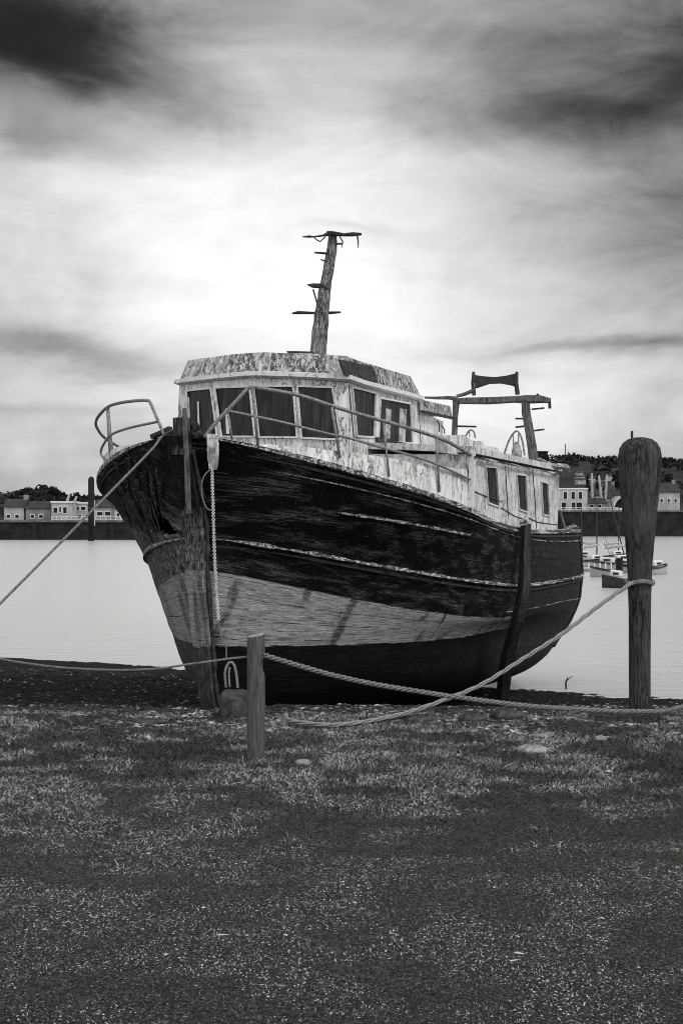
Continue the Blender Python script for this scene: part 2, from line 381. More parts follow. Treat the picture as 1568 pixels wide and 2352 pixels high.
# ================================================================= SETTING
def grid_mesh(xs, ys, zf, name, mat):
    X, Y = np.meshgrid(xs, ys); Z = zf(X, Y); n, m = X.shape
    me = bpy.data.meshes.new(name); V = np.stack([X, Y, Z], -1).reshape(-1, 3)
    i = np.arange(n*m).reshape(n, m); Q = np.stack([i[:-1, :-1], i[:-1, 1:], i[1:, 1:], i[1:, :-1]], -1).reshape(-1, 4)
    me.vertices.add(len(V)); me.vertices.foreach_set('co', V.ravel())
    me.loops.add(Q.size); me.loops.foreach_set('vertex_index', Q.ravel())
    me.polygons.add(len(Q)); me.polygons.foreach_set('loop_start', np.arange(len(Q))*4); me.polygons.foreach_set('loop_total', np.full(len(Q), 4))
    me.polygons.foreach_set('use_smooth', np.ones(len(Q), bool))
    me.update(calc_edges=True); me.materials.append(mat)
    o = bpy.data.objects.new(name, me); col.objects.link(o); return o
xs = np.concatenate([np.arange(-60, -6, 2.), np.arange(-6, 7, .03), np.arange(7, 61, 2.)])
ys = np.concatenate([np.arange(-40, 2, 2.), np.arange(2, 13, .03), np.arange(13, 24, .06), np.arange(24, 101, 4.)])
tag(grid_mesh(xs, ys, gh, 'ground', M['ground']), kind='structure')
wm = MB(); wm.add([(-2500, 11.5, WATER), (2500, 11.5, WATER), (2500, 900, WATER), (-2500, 900, WATER)], [(0, 1, 2, 3)])
tag(wm.build('water', M['water']), kind='structure')

# far shore terrain: low land behind the quays rising to wooded hills
M['hill'] = simple('hill_scrub', .018, .95, .05, .5)
M['wood'] = simple('hill_woodland', .014, .95, .3, .6)
def hz(x, y):
    ridge = np.interp(x, [-1500, -400, -240, -176, -166, -158, -140, -110, 0, 90, 115, 128, 140, 160, 176, 200, 300, 700, 1500],
                      [8, 12, 14, 14, 18, 16, 12, 13, 18, 29, 34, 32, 31.5, 33, 30, 33, 36, 32, 22])
    rise = ss(300, 690, y)
    z = 2.0+2*ss(240, 300, y)*ss(-20, 30, x)+ridge*rise+ (1.8*fbm(x*.06, y*.06, 4)+.8*fbm(x*.3, y*.3, 2))*rise-30*ss(760, 1100, y)
    return np.where(((x > -8) & (y < 280)) | (y < 222), -4., z)
tag(grid_mesh(np.concatenate([np.arange(-1500, -250, 25.), np.arange(-250, 300, 3.), np.arange(300, 1501, 25.)]), np.concatenate([np.arange(206.5, 300, 12), np.arange(300, 1101, 8.)]), hz, 'hills', M['hill']), kind='structure')
def leaf_cloud(mb, c, rx, rz, n, size):
    for _ in range(n):
        d = np.array([random.gauss(0, 1) for _ in range(3)]); d /= np.linalg.norm(d); r = random.random()**.35
        p = np.array(c)+d*np.array([rx, rx, rz])*r
        a = np.array([random.uniform(-1, 1) for _ in range(3)])*size; b = np.array([random.uniform(-1, 1) for _ in range(3)])*size
        mb.add([p-a, p+b, p+a, p-b], [(0, 1, 2, 3)])
wb = MB()
for _ in range(520):
    x = random.uniform(-260, 300); y = random.uniform(560, 715)
    z = float(hz(np.array(x), np.array(y))); leaf_cloud(wb, (x, y, z+1.0), random.uniform(1.5, 3.5), random.uniform(1.2, 2.4), 26, 1.1)
for _ in range(260):
    x = random.choice([random.uniform(110, 190), random.uniform(-200, -100)]); y = random.uniform(330, 600)
    z = float(hz(np.array(x), np.array(y))); leaf_cloud(wb, (x, y, z+1.0), random.uniform(1.5, 3.), random.uniform(1.4, 2.6), 24, .9)
tag(wb.build('woodland', M['wood']), 'dark scrub and woodland covering the far hills', 'woodland', kind='stuff')

M['quay'] = simple('quay_stone', .012, .9, .6, .6)
M['quay_top'] = simple('quay_coping', .09, .9, 1, .4)
M['wall_w'] = simple('white_render', .34, .9, .5, .2)
M['wall_g'] = simple('grey_render', .2, .9, .5, .3)
M['slate'] = simple('slate_roof', .035, .8, .5, .3)
M['dark'] = simple('dark_opening', .006, .4, 1, .3)
M['foliage'] = simple('dark_foliage', .014, .95, 1, .5)
def quay(name, x0, x1, y0, y1, top, label, n):
    e = empty(name, ((x0+x1)/2, y0, WATER)); tag(e, label, 'quay wall')
    mb = MB(); mb.box((x0-e.location.x, 0, -2), (x1-e.location.x, y1-y0, top-WATER)); mb.build('stone_face', M['quay'], e)
    mb = MB(); mb.box((x0-e.location.x, -.25, top-WATER), (x1-e.location.x, 1.2, top-WATER+.35)); mb.build('coping', M['quay_top'], e)
    for i in range(n):
        x = x0+(x1-x0)*(i+.5)/n-e.location.x; mb = MB(); mb.box((x-.35, -.4, -.5), (x+.35, -.003, top-WATER-.2)); mb.build('fender_pile', M['quay'], e)
    return e
quay('quay_wall', -600, -6, 204, 232, 2.0, 'low dark stone quay across the water, left of the old boat', 46)
quay('harbour_wall', -5.9, 640, 262, 285, 4.3, 'tall black harbour wall across the water, right of the old boat', 42)

# ---------------- far buildings
def gable_house(name, u0, u1, vtop, vbase, y, label, cat='house', wall='wall_w', roof=True, wins=(), depth=6, group=None, flat=False, chim=False, doors=()):
    x0, x1 = (u0-HU)/F*y, (u1-HU)/F*y; zb = EYE-(vbase-HV)/F*y; zt = EYE-(vtop-HV)/F*y; H = zt-zb; W = x1-x0
    e = empty(name, ((x0+x1)/2, y+depth/2, zb)); tag(e, label, cat, group)
    hw = W/2; wallh = H if flat else H*.68
    mb = MB(); mb.box((-hw, -depth/2, -1), (hw, depth/2, wallh))
    if not flat:
        for sx in (-hw, hw-.15): mb.prism([(sx, -depth/2, wallh), (sx, depth/2, wallh), (sx, 0, H-.1)], (.15, 0, 0))
    mb.build('wall', M[wall], e)
    rb = MB(); o = .25
    if flat: rb.box((-hw-.15, -depth/2-.15, wallh), (hw+.15, depth/2+.15, wallh+.3)); rb.build('roof', M['trim'], e)
    else:
        rb.prism([(-hw-o, -depth/2-o, wallh-.1), (-hw-o, 0, H), (-hw-o, depth/2+o, wallh-.1), (-hw-o, depth/2+o, wallh-.25), (-hw-o, 0, H-.15), (-hw-o, -depth/2-o, wallh-.25)], (W+2*o, 0, 0))
        r = rb.build('roof', M['slate'], e)
        if chim:
            cb = MB(); cb.box((hw*.6, -.4, H-.5), (hw*.6+.7, .4, H+.7)); cb.build('chimney', M['wall_g'], r)
    for (wu, wv, ww, wh) in wins:
        cx = (wu-HU)/F*y-e.location.x; cz = EYE-(wv-HV)/F*y-zb; a = ww/F*y/2; b_ = wh/F*y/2
        w1 = MB(); w1.box((cx-a, -depth/2-.03, cz-b_), (cx+a, -depth/2-.003, cz+b_)); wo = w1.build('window', M['dark'], e)
        f = MB(); q = .12
        for lo, hi in (((cx-a-q, cz-b_-q), (cx-a, cz+b_+q)), ((cx+a, cz-b_-q), (cx+a+q, cz+b_+q)), ((cx-a, cz+b_), (cx+a, cz+b_+q)), ((cx-a, cz-b_-q), (cx+a, cz-b_))):
            f.box((lo[0], -depth/2-.08, lo[1]), (hi[0], -depth/2-.004, hi[1]))
        f.build('frame', M['trim'], wo)
    return e
gable_house('quay_building', 1262, 1348, 1124, 1175, 268, 'pale two-storey building with dark openings on the harbour wall, beside the old boat stern', 'building', flat=True,
            wins=[(1279, 1138, 7, 15), (1297, 1138, 8, 16), (1315, 1138, 8, 16), (1332, 1138, 8, 16), (1294, 1162, 11, 16), (1316, 1162, 9, 16), (1329, 1162, 13, 16)])
gable_house('harbour_shed', 1349, 1392, 1143, 1175, 272, 'low grey shed joined to the right of the pale two-storey building', 'shed', 'wall_g', wins=[(1358, 1163, 8, 8), (1376, 1163, 8, 8)])
gable_house('harbour_house', 1353, 1367, 1112, 1146, 292, 'narrow white house right behind the grey shed', 'house', wins=[(1357, 1135, 3, 6), (1363, 1135, 3, 6)])
gable_house('harbour_house', 1381, 1394, 1110, 1150, 296, 'narrow white house between two dark cypresses behind the shed', 'house', wins=[(1387, 1138, 4, 6)])
gable_house('harbour_house', 1397, 1412, 1112, 1150, 290, 'white gabled house with a chimney on the harbour, just left of the big mooring pile', 'house', chim=True, wins=[(1401, 1138, 3, 6), (1408, 1138, 3, 6)])
gable_house('harbour_house', 1452, 1500, 1118, 1172, 275, 'wide white house right of the big mooring pile', 'house', chim=True, wins=[(1462, 1150, 5, 8), (1476, 1150, 5, 8), (1490, 1150, 5, 8)])
gable_house('harbour_house', 1508, 1560, 1108, 1172, 278, 'tall white house at the far right end of the harbour', 'house', chim=True, wins=[(1518, 1150, 5, 8), (1534, 1150, 5, 8), (1550, 1150, 5, 8)])
for k, (u0, u1, v0, v1, y, lb) in enumerate([(1325, 1338, 1081, 1090, 470, 'uppermost pale cottage on the dark right hillside'), (1324, 1342, 1090, 1098, 440, 'middle pale cottage of the row down the right hillside'), (1326, 1350, 1097, 1106, 420, 'long pale cottage below the others on the right hillside'), (1395, 1408, 1088, 1097, 450, 'small pale cottage on the right hillside above the gabled houses'), (1462, 1482, 1080, 1092, 450, 'pale cottage on the hillside right of the big mooring pile')]):
    gable_house('hillside_cottage', u0, u1, v0, v1, y, lb, 'cottage', depth=5, group='cottages on the right hillside')
for (u0, u1, v0, v1, y, w_, lb) in [
    (1352, 1362, 1128, 1160, 281, 'wall_g', 'small grey gabled house partly hidden behind the shed roof, left one'), (1365, 1379, 1124, 1160, 284, 'wall_w', 'white gabled house above the middle of the grey shed'),
    (1392, 1404, 1130, 1168, 276, 'wall_g', 'grey gabled net store between the shed and the arched shelter'), (1405, 1420, 1126, 1160, 279, 'wall_w', 'white house behind the arched shelter'),
    (1355, 1366, 1094, 1106, 430, 'wall_g', 'grey cottage low on the right hillside behind the first pale pole'), (1408, 1420, 1074, 1084, 500, 'wall_g', 'highest grey cottage on the right hillside near the mooring pile')]:
    gable_house('harbour_house', u0, u1, v0, v1, y, lb, 'house', w_, wins=[((u0*2+u1)/3, v0+(v1-v0)*.6, 2.4, 4), ((u0+u1*2)/3, v0+(v1-v0)*.6, 2.4, 4)], depth=5)
# arched boat shelter
def arch_hut():
    y = 262.8; cx = (1428-HU)/F*y; zb = 4.65; e = empty('arched_shelter', (cx, y+2, zb)); tag(e, 'white arched shelter with a dark opening on the harbour wall beside the mooring pile', 'shelter')
    out = [(math.cos(a)*2.2, math.sin(a)*3.2) for a in np.linspace(math.pi, 0, 17)]; inn = [(math.cos(a)*1.7, math.sin(a)*2.6) for a in np.linspace(0, math.pi, 17)]
    mb = MB(); mb.prism([(x, -2, z) for x, z in out+inn], (0, 4, 0)); mb.build('arch', M['wall_w'], e)
    mb = MB(); mb.prism([(x*.99, 1.2, z*.99) for x, z in inn], (0, .1, 0)); mb.build('back_wall', M['dark'], e)
    mb = MB(); mb.box((-1.6, -1.9, .05), (1.6, -1.7, .55)); mb.build('counter', M['trim'], e)
arch_hut()
# left quay buildings
gable_house('quay_shop', 60, 117, 1150, 1197, 214, 'low grey shop at the far left end of the left quay', 'building', 'wall_g', chim=False, wins=[(75, 1186, 8, 7), (95, 1186, 8, 7)])
gable_house('quay_house', 119, 166, 1155, 1197, 212, 'long low white building with two dark doorways on the left quay, at the left', 'building', flat=True, wins=[(128, 1172, 9, 12), (139, 1170, 4, 12), (150, 1172, 8, 14)])
gable_house('quay_house', 167, 202, 1157, 1197, 216, 'white flat-roofed building just left of the tall dark pile', 'building', flat=True, wins=[(177, 1168, 10, 8), (192, 1168, 10, 8), (184, 1186, 6, 8)])
gable_house('quay_house', 219, 262, 1146, 1197, 216, 'white building with wide glazed front between the tall pile and the boat bow', 'building', wins=[(230, 1180, 12, 8), (248, 1180, 12, 8)])
gable_house('quay_house', 263, 330, 1150, 1197, 214, 'long white building on the left quay partly behind the boat bow', 'building', wins=[(272, 1183, 6, 8), (286, 1183, 6, 8), (300, 1183, 6, 8)])
gable_house('quay_shop', 10, 55, 1145, 1197, 214, 'white gabled shop beyond the far left shop on the left quay', 'building', chim=True, wins=[(20, 1186, 8, 7), (40, 1186, 8, 7)])

def tree(u, vtop, vbase, y, wu, label, kind='tree', cat='tree', group=None, col_=False):
    x = (u-HU)/F*y; zb = EYE-(vbase-HV)/F*y; zt = EYE-(vtop-HV)/F*y; H = zt-zb; r = wu/F*y/2
    e = empty(kind, (x, y, zb)); tag(e, label, cat, group)
    mb = MB(); mb.tube([(0, 0, -1), (.05, 0, H*.4), (0, 0, H*.8)], [.25, .2, .06], 6); mb.build('trunk', M['leg_wood'], e)
    mb = MB()
    if col_: 
        for k in range(5): leaf_cloud(mb, (random.uniform(-.2, .2), 0, H*(.2+.17*k)), r*(1-.13*k), H*.14, 60, .28)
    else:
        for k in range(9): leaf_cloud(mb, (random.uniform(-.7, .7)*r, random.uniform(-.6, .6)*r, H*random.uniform(.4, .82)), r*.45, H*.17, 55, .35)
    mb.build('crown', M['foliage'], e)
tree(125, 1113, 1150, 330, 26, 'round dark tree on the left hill above the low white building', 'broadleaf_tree', group='trees by the far harbour')
tree(1350, 1092, 1146, 288, 10, 'dark narrow cypress between the two-storey building and the first narrow house', 'cypress_tree', col_=True, group='trees by the far harbour')
tree(1372, 1088, 1148, 290, 12, 'tall dark cypress between the two narrow white houses', 'cypress_tree', col_=True, group='trees by the far harbour')
tree(1416, 1085, 1150, 300, 22, 'dark round tree behind the gabled house beside the mooring pile', 'broadleaf_tree', group='trees by the far harbour')
tree(1503, 1090, 1172, 300, 34, 'dark spreading tree between the two houses at the far right', 'broadleaf_tree', group='trees by the far harbour')
def pole(name, u, vtop, vbase, y, r, label, cat, mat, ut=None, extra=None):
    x = (u-HU)/F*y; zb = EYE-(vbase-HV)/F*y; H = (vbase-vtop)/F*y; e = empty(name, (x, y, zb)); tag(e, label, cat)
    dx = 0 if ut is None else (ut-u)/F*y
    mb = MB(); mb.tube([(0, 0, -.5), (dx*.5, 0, H*.5), (dx, 0, H)], [r, r*.9, r*.7], 8); mb.build('shaft', M[mat], e)
    if extra: extra(e, H, dx)
    return e
def yard(e, H, dx): mb = MB(); mb.bar((dx-.8, 0, H*.75), (dx+.8, 0, H*.75), .08, .08); mb.build('crosstree', M['trim'], e)
pole('flagpole', 1359, 1087, 1146, 276, .33, 'pale pole standing right of the two-storey building, leftmost of three', 'pole', 'wall_w', 1358, yard)
pole('flagpole', 1380, 1092, 1144, 276, .33, 'pale leaning pole above the grey shed, middle of three', 'pole', 'wall_w', 1374, yard)
pole('flagpole', 1389, 1090, 1146, 276, .3, 'pale pole bending right above the shed, rightmost of three', 'pole', 'wall_w', 1393, yard)
def stay(e, H, dx): mb = MB(); mb.tube([(0, 0, H), (3, 0, 0)], .06, 4); mb.build('guy_wire', M['dark_metal'], e)
pole('radio_mast', 1297, 1019, 1052, 690, .3, 'thin dark radio mast on the skyline of the right hill', 'mast', 'dark_metal', None, stay)
pole('leaning_mast', 152, 1137, 1157, 213, .25, 'short pale mast leaning right above the low white building on the left quay', 'mast', 'wall_w', 160)
pole('leaning_mast', 169, 1140, 1158, 213, .25, 'short pale mast leaning right between the two flat white buildings on the left quay', 'mast', 'wall_w', 177)
def fence_rail(u0, u1, y, zb, label):
    x0, x1 = (u0-HU)/F*y, (u1-HU)/F*y; e = empty('quay_railing', ((x0+x1)/2, y, zb)); tag(e, label, 'railing'); n = 16; W = x1-x0
    for h in (.5, 1.0): mb = MB(); mb.bar((-W/2, 0, h), (W/2, 0, h), .07, .07); mb.build('rail', M['trim'], e)
    for i in range(n+1): mb = MB(); mb.bar((-W/2+W*i/n, 0, -.1), (-W/2+W*i/n, 0, 1.05), .08, .08, up=(0, 1, 0)); mb.build('baluster', M['trim'], e)
fence_rail(119, 300, 204.8, 2.0, 'long white railing along the edge of the left quay')
fence_rail(1280, 1420, 262.8, 4.3, 'long pale railing along the top of the harbour wall on the right')
def fort():
    y = 680; cx = (1243-HU)/F*y; e = empty('hilltop_blockhouse', (cx, y+3, EYE+150/F*y-1)); tag(e, 'dark square blockhouse on the hilltop behind the old boat stern', 'blockhouse')
    mb = MB(); mb.box((-3.4, -3, -4), (3.4, 3, 5)); mb.build('wall', M['quay'], e); mb = MB(); mb.box((-3.7, -3.3, 5), (3.7, 3.3, 5.6)); mb.build('roof', M['quay'], e)
fort()
# dark pile on the left
e = empty('harbour_pile', ((210-HU)/F*190, 190, WATER)); tag(e, 'tall dark round-topped pile standing in the water left of the boat bow', 'pile')
mb = MB(); H = 9.1-WATER; mb.tube([(0, 0, -3), (0, 0, H-.5), (0, 0, H-.15), (0, 0, H)], [.48, .48, .36, .12], 14); mb.build('pile_shaft', M['quay'], e, True)
mb = MB(); mb.bar((.56, -.1, 2.4), (.56, -.1, 6.4), .16, .16); mb.build('ladder_rail', M['wall_w'], e)
mb = MB(); mb.tube([(0, 0, 5.), (0, 0, 5.25)], .54, 14); mb.build('mooring_collar', M['dark_metal'], e)

# ---------------- moored boats on the right
def dinghy(u, vwl, y, Lm, rz, label, dark=False, mast=None, cabin=True, name='moored_sailboat', cat='boat'):
    e = empty(name, ((u-HU)/F*y, y, WATER), rz); tag(e, label, cat, 'boats moored on the right')
    mb = MB(); n = 14; rows = []
    for i in range(n+1):
        q = i/n; b = .32*Lm*.5*math.sin(math.pi*min(1, .18+q*.82))**.6 if q < 1 else .0; b = max(b*(1 if q < .9 else (1-q)*10), .01)
        sh = .32+.2*q*q; x = (q-.5)*Lm
        rows.append([(x, -b, sh), (x, -b*.85, .12), (x, -b*.3, -.15), (x, b*.3, -.15), (x, b*.85, .12), (x, b, sh)])
    vs = [p for r in rows for p in r]; mb.add(vs, [(i*6+k, i*6+k+1, (i+1)*6+k+1, (i+1)*6+k) for i in range(n) for k in range(5)]+[tuple(range(5, -1, -1))])
    mb.build('hull', M['dark_board'] if dark else M['wall_w'], e, True)
    mb = MB(); mb.add([(r[0][0], r[0][1]*.96, r[0][2]-.05) for r in rows]+[(r[5][0], r[5][1]*.96, r[5][2]-.05) for r in rows], [(i, i+1, n+2+i, n+1+i) for i in range(n)]); mb.build('deck', M['wall_g'], e)
    for sy in (0, 5): mb = MB(); mb.tube([(r[sy][0], r[sy][1]*1.01, r[sy][2]) for r in rows], .035, 5); mb.build('gunwale', M['dark_board'], e)
    if cabin:
        mb = MB(); mb.prism([(-.12*Lm, -.1*Lm, .45), (.22*Lm, -.07*Lm, .5), (.22*Lm, .07*Lm, .5), (-.12*Lm, .1*Lm, .45)], (0, 0, .24)); c = mb.build('cabin', M['trim'], e, bevel=.04)
        for sy in (-1, 1): mb = MB(); mb.box((-.05*Lm, sy*.095*Lm-.02, .54), (.12*Lm, sy*.095*Lm+.02, .63)); mb.build('window', M['dark'], c)
    if mast:
        mh, lean = mast; mb = MB(); mb.tube([(.1*Lm, 0, .4), (.1*Lm+lean[0], lean[1], mh)], [.045, .03], 6); mb.build('mast', M['dark_metal'], e)
        mb = MB(); mb.tube([(.1*Lm, 0, 1.3), (-.35*Lm, 0, 1.15)], .09, 6); mb.build('boom', M['cloth'], e)
        mb = MB(); mb.tube([(.1*Lm+lean[0], lean[1], mh), (.49*Lm, 0, .62)], .012, 4); mb.build('forestay', M['dark_metal'], e)
    else:
        mb = MB(); mb.box((-Lm*.5-.25, -.12, .3), (-Lm*.5+.02, .12, .95)); mb.build('outboard_motor', M['dark'], e, bevel=.04)
    return e
dinghy(1362, 1300, 74, 2.6, .5, 'small white sailboat with a straight mast, leftmost of the moored boats', mast=(4.0, (.0, 0)))
dinghy(1398, 1305, 68, 2.3, 2.7, 'small white cabin boat without mast in the middle of the moored boats')
dinghy(1425, 1300, 74, 2.9, .2, 'white sailboat with a left-leaning mast, close to the big mooring pile', mast=(4.1, (-1.0, 0)))
dinghy(1385, 1326, 59, 1.5, 2.4, 'tiny pale rowing boat floating in front of the moored sailboats', cabin=False, name='rowing_boat')
dinghy(1418, 1348, 49, 1.35, 2.55, 'nearest moored boat, black hull with pale cabin, low by the big mooring pile', dark=True)
dinghy(1500, 1320, 62, 2.6, .8, 'white cabin boat moored to the right of the big mooring pile')
dinghy(1345, 1290, 84, 2.4, 2.9, 'white sailboat half hidden by the hull of the old boat', mast=(3.6, (.1, 0)))
dinghy(1412, 1288, 86, 2.6, .4, 'distant white sailboat behind the other moored boats', mast=(3.9, (.05, 0)))
dinghy(1440, 1312, 64, 1.8, 2.2, 'small pale motor boat touching the left edge of the big mooring pile')
# pontoon
e = empty('pontoon', ((1370-HU)/F*66, 66, WATER)); tag(e, 'low floating pontoon with short posts beside the moored boats', 'pontoon')
mb = MB(); mb.box((-1.2, -.25, -.1), (1.4, .25, .16)); mb.build('deck', M['wall_g'], e)
for k in range(9): mb = MB(); mb.box((-1.12+k*.3, -.27, .16), (-1.06+k*.3, -.21, .48)); mb.build('post', M['trim'], e)
# stick in water
e = empty('driftwood_stick', at(1300, 1578, 18.9)); tag(e, 'thin dark forked stick poking out of the water near the shore on the right', 'stick')
mb = MB(); mb.tube([(0, 0, -.25), (-.01, 0, .08), (.02, 0, .15)], [.016, .014, .008], 6); mb.tube([(-.01, 0, .08), (.05, 0, .14), (.1, 0, .17)], [.009, .007, .004], 5); mb.build('stick', M['dark_metal'], e)

# ================================================================= THE OLD BOAT
boat = bpy.data.objects.new('fishing_boat', None); col.objects.link(boat); boat.empty_display_size = .5
boat.matrix_world = Matrix(((AX[0], -TX[0], WX[0], ORG[0]), (AX[1], -TX[1], WX[1], ORG[1]), (AX[2], -TX[2], WX[2], ORG[2]), (0, 0, 0, 1)))
tag(boat, 'big derelict wooden fishing boat with black topsides and peeling white cabins, aground on the shore', 'boat')
def hull_pt(q, lev, sd):
    """q 0..1 bow to stern, lev -1..5"""
    def ctrl(j):
        if j < 0: s = .28+(8.9-.28)*q; return np.array([s, .07, .0+.40*math.exp(-s/1.2)])
        g = HULL[j]; s = g['s']+(g['E']-g['s'])*q; b, h = crv(j, s); return np.array([s, float(b), float(h)])
    k = int(min(max(math.floor(lev), -1), 4)); f = lev-k
    p1, p2 = ctrl(k), ctrl(k+1); p0 = ctrl(k-1) if k > -1 else 2*p1-p2; p3 = ctrl(k+2) if k < 4 else 2*p2-p1
    p = .5*((2*p1)+(p2-p0)*f+(2*p0-5*p1+4*p2-p3)*f*f+(3*p1-p0-3*p2+p3)*f**3)
    return (p[0], max(p[1], 0)*sd, p[2])
NQ = 150; levs = np.linspace(-1, 5, 133)
qs = (1-np.cos(np.pi*np.linspace(0, 1, NQ)))/2
for sd, nm in ((1, 'port'), (-1, 'star')):
    mb = MB(); mb.uv = []; vs = []; skip = set()
    for i, q in enumerate(qs):
        for j, l in enumerate(levs):
            p = hull_pt(q, l, sd); k = .008*float(fbm(np.array(p[0]*3+5), np.array(l*6+sd*9), 3))+.010*(float(vn(np.array(p[0]*1.3+3), np.array(math.floor(l*3.6)*7.3+sd)))-.5)
            # the strakes stand a little proud of one another
            vs.append(L((p[0], p[1]+sd*k, p[2]))); mb.uv.append((sd*(p[0]+1.0), l))
    n = len(levs); fs = []
    for i in range(NQ-1):
        for j in range(n-1):
            if sd < 0:
                s_, l_ = vs[i*n+j][0], levs[j]
                hole = ((s_-(-.04))/.12)**2+((l_-3.6)/.5)**2+.9*float(fbm(np.array(s_*9), np.array(l_*4), 3))
                if hole < 1: continue
            a, b_, c, d = i*n+j, (i+1)*n+j, (i+1)*n+j+1, i*n+j+1
            fs.append((a, b_, c, d) if sd > 0 else (d, c, b_, a))
    mb.v = vs; mb.f = fs
    ho = mb.build('hull_planking', M['hull'], boat, True)
    so = ho.modifiers.new('solid', 'SOLIDIFY'); so.thickness = .04; so.offset = -1; so.use_rim = True
    if sd < 0: tag(ho, 'bare streaked starboard bow planking with a broken hole')
# inner lining keeps the hold dark behind the broken planks
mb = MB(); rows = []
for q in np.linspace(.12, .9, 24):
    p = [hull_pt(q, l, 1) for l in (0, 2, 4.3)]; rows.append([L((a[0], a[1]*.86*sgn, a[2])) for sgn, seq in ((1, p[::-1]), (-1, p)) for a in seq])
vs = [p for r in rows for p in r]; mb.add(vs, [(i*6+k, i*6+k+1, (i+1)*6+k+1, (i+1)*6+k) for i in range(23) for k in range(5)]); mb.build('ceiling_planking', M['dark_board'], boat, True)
# deck
mb = MB(); N = 60; dq = np.linspace(.02, .985, N); pl = [hull_pt(q, 4.35, 1) for q in dq]
mb.add([L((p[0], p[1]-.03, p[2])) for p in pl]+[L((p[0], -p[1]+.03, p[2])) for p in pl], [(i, i+1, N+i+1, N+i) for i in range(N-1)]); mb.build('deck', M['gantry_wood'], boat)
# keel and stem
mb = MB(); kp = []
for s_ in np.linspace(.25, 8.9, 30): kp.append((s_, 0, .0+.40*math.exp(-s_/1.2)-.06))
mb.tube([L(p) for p in kp], .1, 4, up=(0, 1, 0)); mb.build('keel', M['stem_wood'], boat)
mb = MB(); sp_ = []
for l in np.linspace(-1, 5.0, 26):
    p = hull_pt(0, l, 1); sp_.append((p[0]-.06, 0, p[2]))
wid = [.055+.028*(i/25) for i in range(26)]
mb.tube([L(p) for p in sp_], [w*1.0 for w in wid], 4, sq=1.7, jit=.12, up=(0, 1, 0)); mb.uv = [(-1.0-.1*(k % 4), -1+6*(k//4)/25) for k in range(104)]; mb.build('stem', M['hull'], boat)
for sd in (1, -1):
    mb = MB(); mb.tube([L((p[0]+.03, sd*(.072+.034*k/25), p[2])) for k, p in enumerate(sp_[:-1])], [.012+.022*abs(math.sin(k*.9+sd)) for k in range(25)], 5, jit=.5); mb.build('stem_rabbet', M['dark_board'], boat)
# stem head timbers
mb = MB()
a = pS(-.60, 418, 1045); b_ = pS(-.62, 418, 960)
mb.tube([L(a), L(((a[0]+b_[0])/2, a[1], (a[2]+b_[2])/2)), L(b_)], [.085, .082, .075], 7, jit=.25); mb.build('stem_head', M['stem_wood'], boat)
mb = MB(); mb.bar(L(pS(-.70, 434, 1180)), L(pS(-.72, 424, 938)), .035, .03, jit=.3, seg=8); mb.build('jackstaff', M['gantry_wood'], boat)
for (u, v, dx, dz) in ((448, 985, 30, 14), (455, 1003, 40, 6)):
    mb = MB(); mb.tube([L(pS(-.55, u-dx*.5, v-dz*.3)), L(pS(-.55, u, v-dz*.6)), L(pS(-.5, u+dx*.5, v+dz*.6))], [.03, .045, .02], 6, jit=.5); mb.build('broken_timber', M['stem_wood'], boat)
mb = MB(); a = pS(-.5, 350, 1004); b_ = pS(-.55, 392, 984); mb.bar(L(a), L(b_), .05, .035, jit=.2, seg=3); mb.build('fairlead', M['dark_metal'], boat)

def strake(lev, q0, q1, out, hgt, name, mat, sds=(1, -1), n=70, rag=0, off=0):
    for sd in sds:
        mb = MB(); vs = []; qq = np.linspace(q0, q1, n)
        for i, q in enumerate(qq):
            p = np.array(hull_pt(q, lev, sd)); p2 = np.array(hull_pt(min(q+.01, 1), lev, sd)); p1 = np.array(hull_pt(max(q-.01, 0), lev, sd))
            d = p2-p1; nrm = np.array([-d[1]*sd, d[0]*sd, 0])*1.0
            nrm = np.array([-sd*d[1], sd*d[0], 0]); nrm /= np.linalg.norm(nrm)+1e-9
            k = 1+rag*(random.random()-.5)
            taper = min(1, i/3+.2, (n-1-i)/3+.2)
            o = out*k*taper; h = hgt/2*k*taper
            for (a, b_) in ((-.03, -h), (o, -h*.8), (o, h*.8), (-.03, h)):
                vs.append(L(p+nrm*a+np.array([0, 0, b_+off])))
        fs = [(i*4+k, i*4+(k+1) % 4, (i+1)*4+(k+1) % 4, (i+1)*4+k) for i in range(n-1) for k in range(4)]+[(0, 1, 2, 3), tuple((n-1)*4+k for k in (3, 2, 1, 0))]
        if sd > 0: fs = [tuple(reversed(f)) for f in fs]
        mb.add(vs, fs); mb.build(name, M[mat], boat)
M['strake'] = streaky('worn_strake', .015, .6, (.3, 9, 9), 5, mid=.10, contrast=(.38, .62), bs=.8)
strake(3, .004, .97, .04, .034, 'rubbing_strake', 'strake', (1,), n=160, rag=.9)
strake(3, .004, .97, .02, .05, 'rubbing_strake', 'strake', (-1,), rag=.3)
strake(2.85, .03, .97, .02, .03, 'lower_strake', 'dark_board', (1,))
strake(4, .065, .225, .03, .026, 'rubbing_strake', 'strake', (1,), 50, .9)
strake(4.62, .03, .9, .012, .014, 'upper_strake', 'strake', (1,), 120, 1.2)
strake(2.2, .35, .95, .010, .012, 'lower_strake', 'strake', (1,), 90, 1.2)
strake(5, .01, .99, .03, .055, 'gunwale', 'strake', rag=.25)
strake(4.82, .02, .99, .02, .03, 'sheer_strake', 'dark_board', (1, -1), rag=.4)
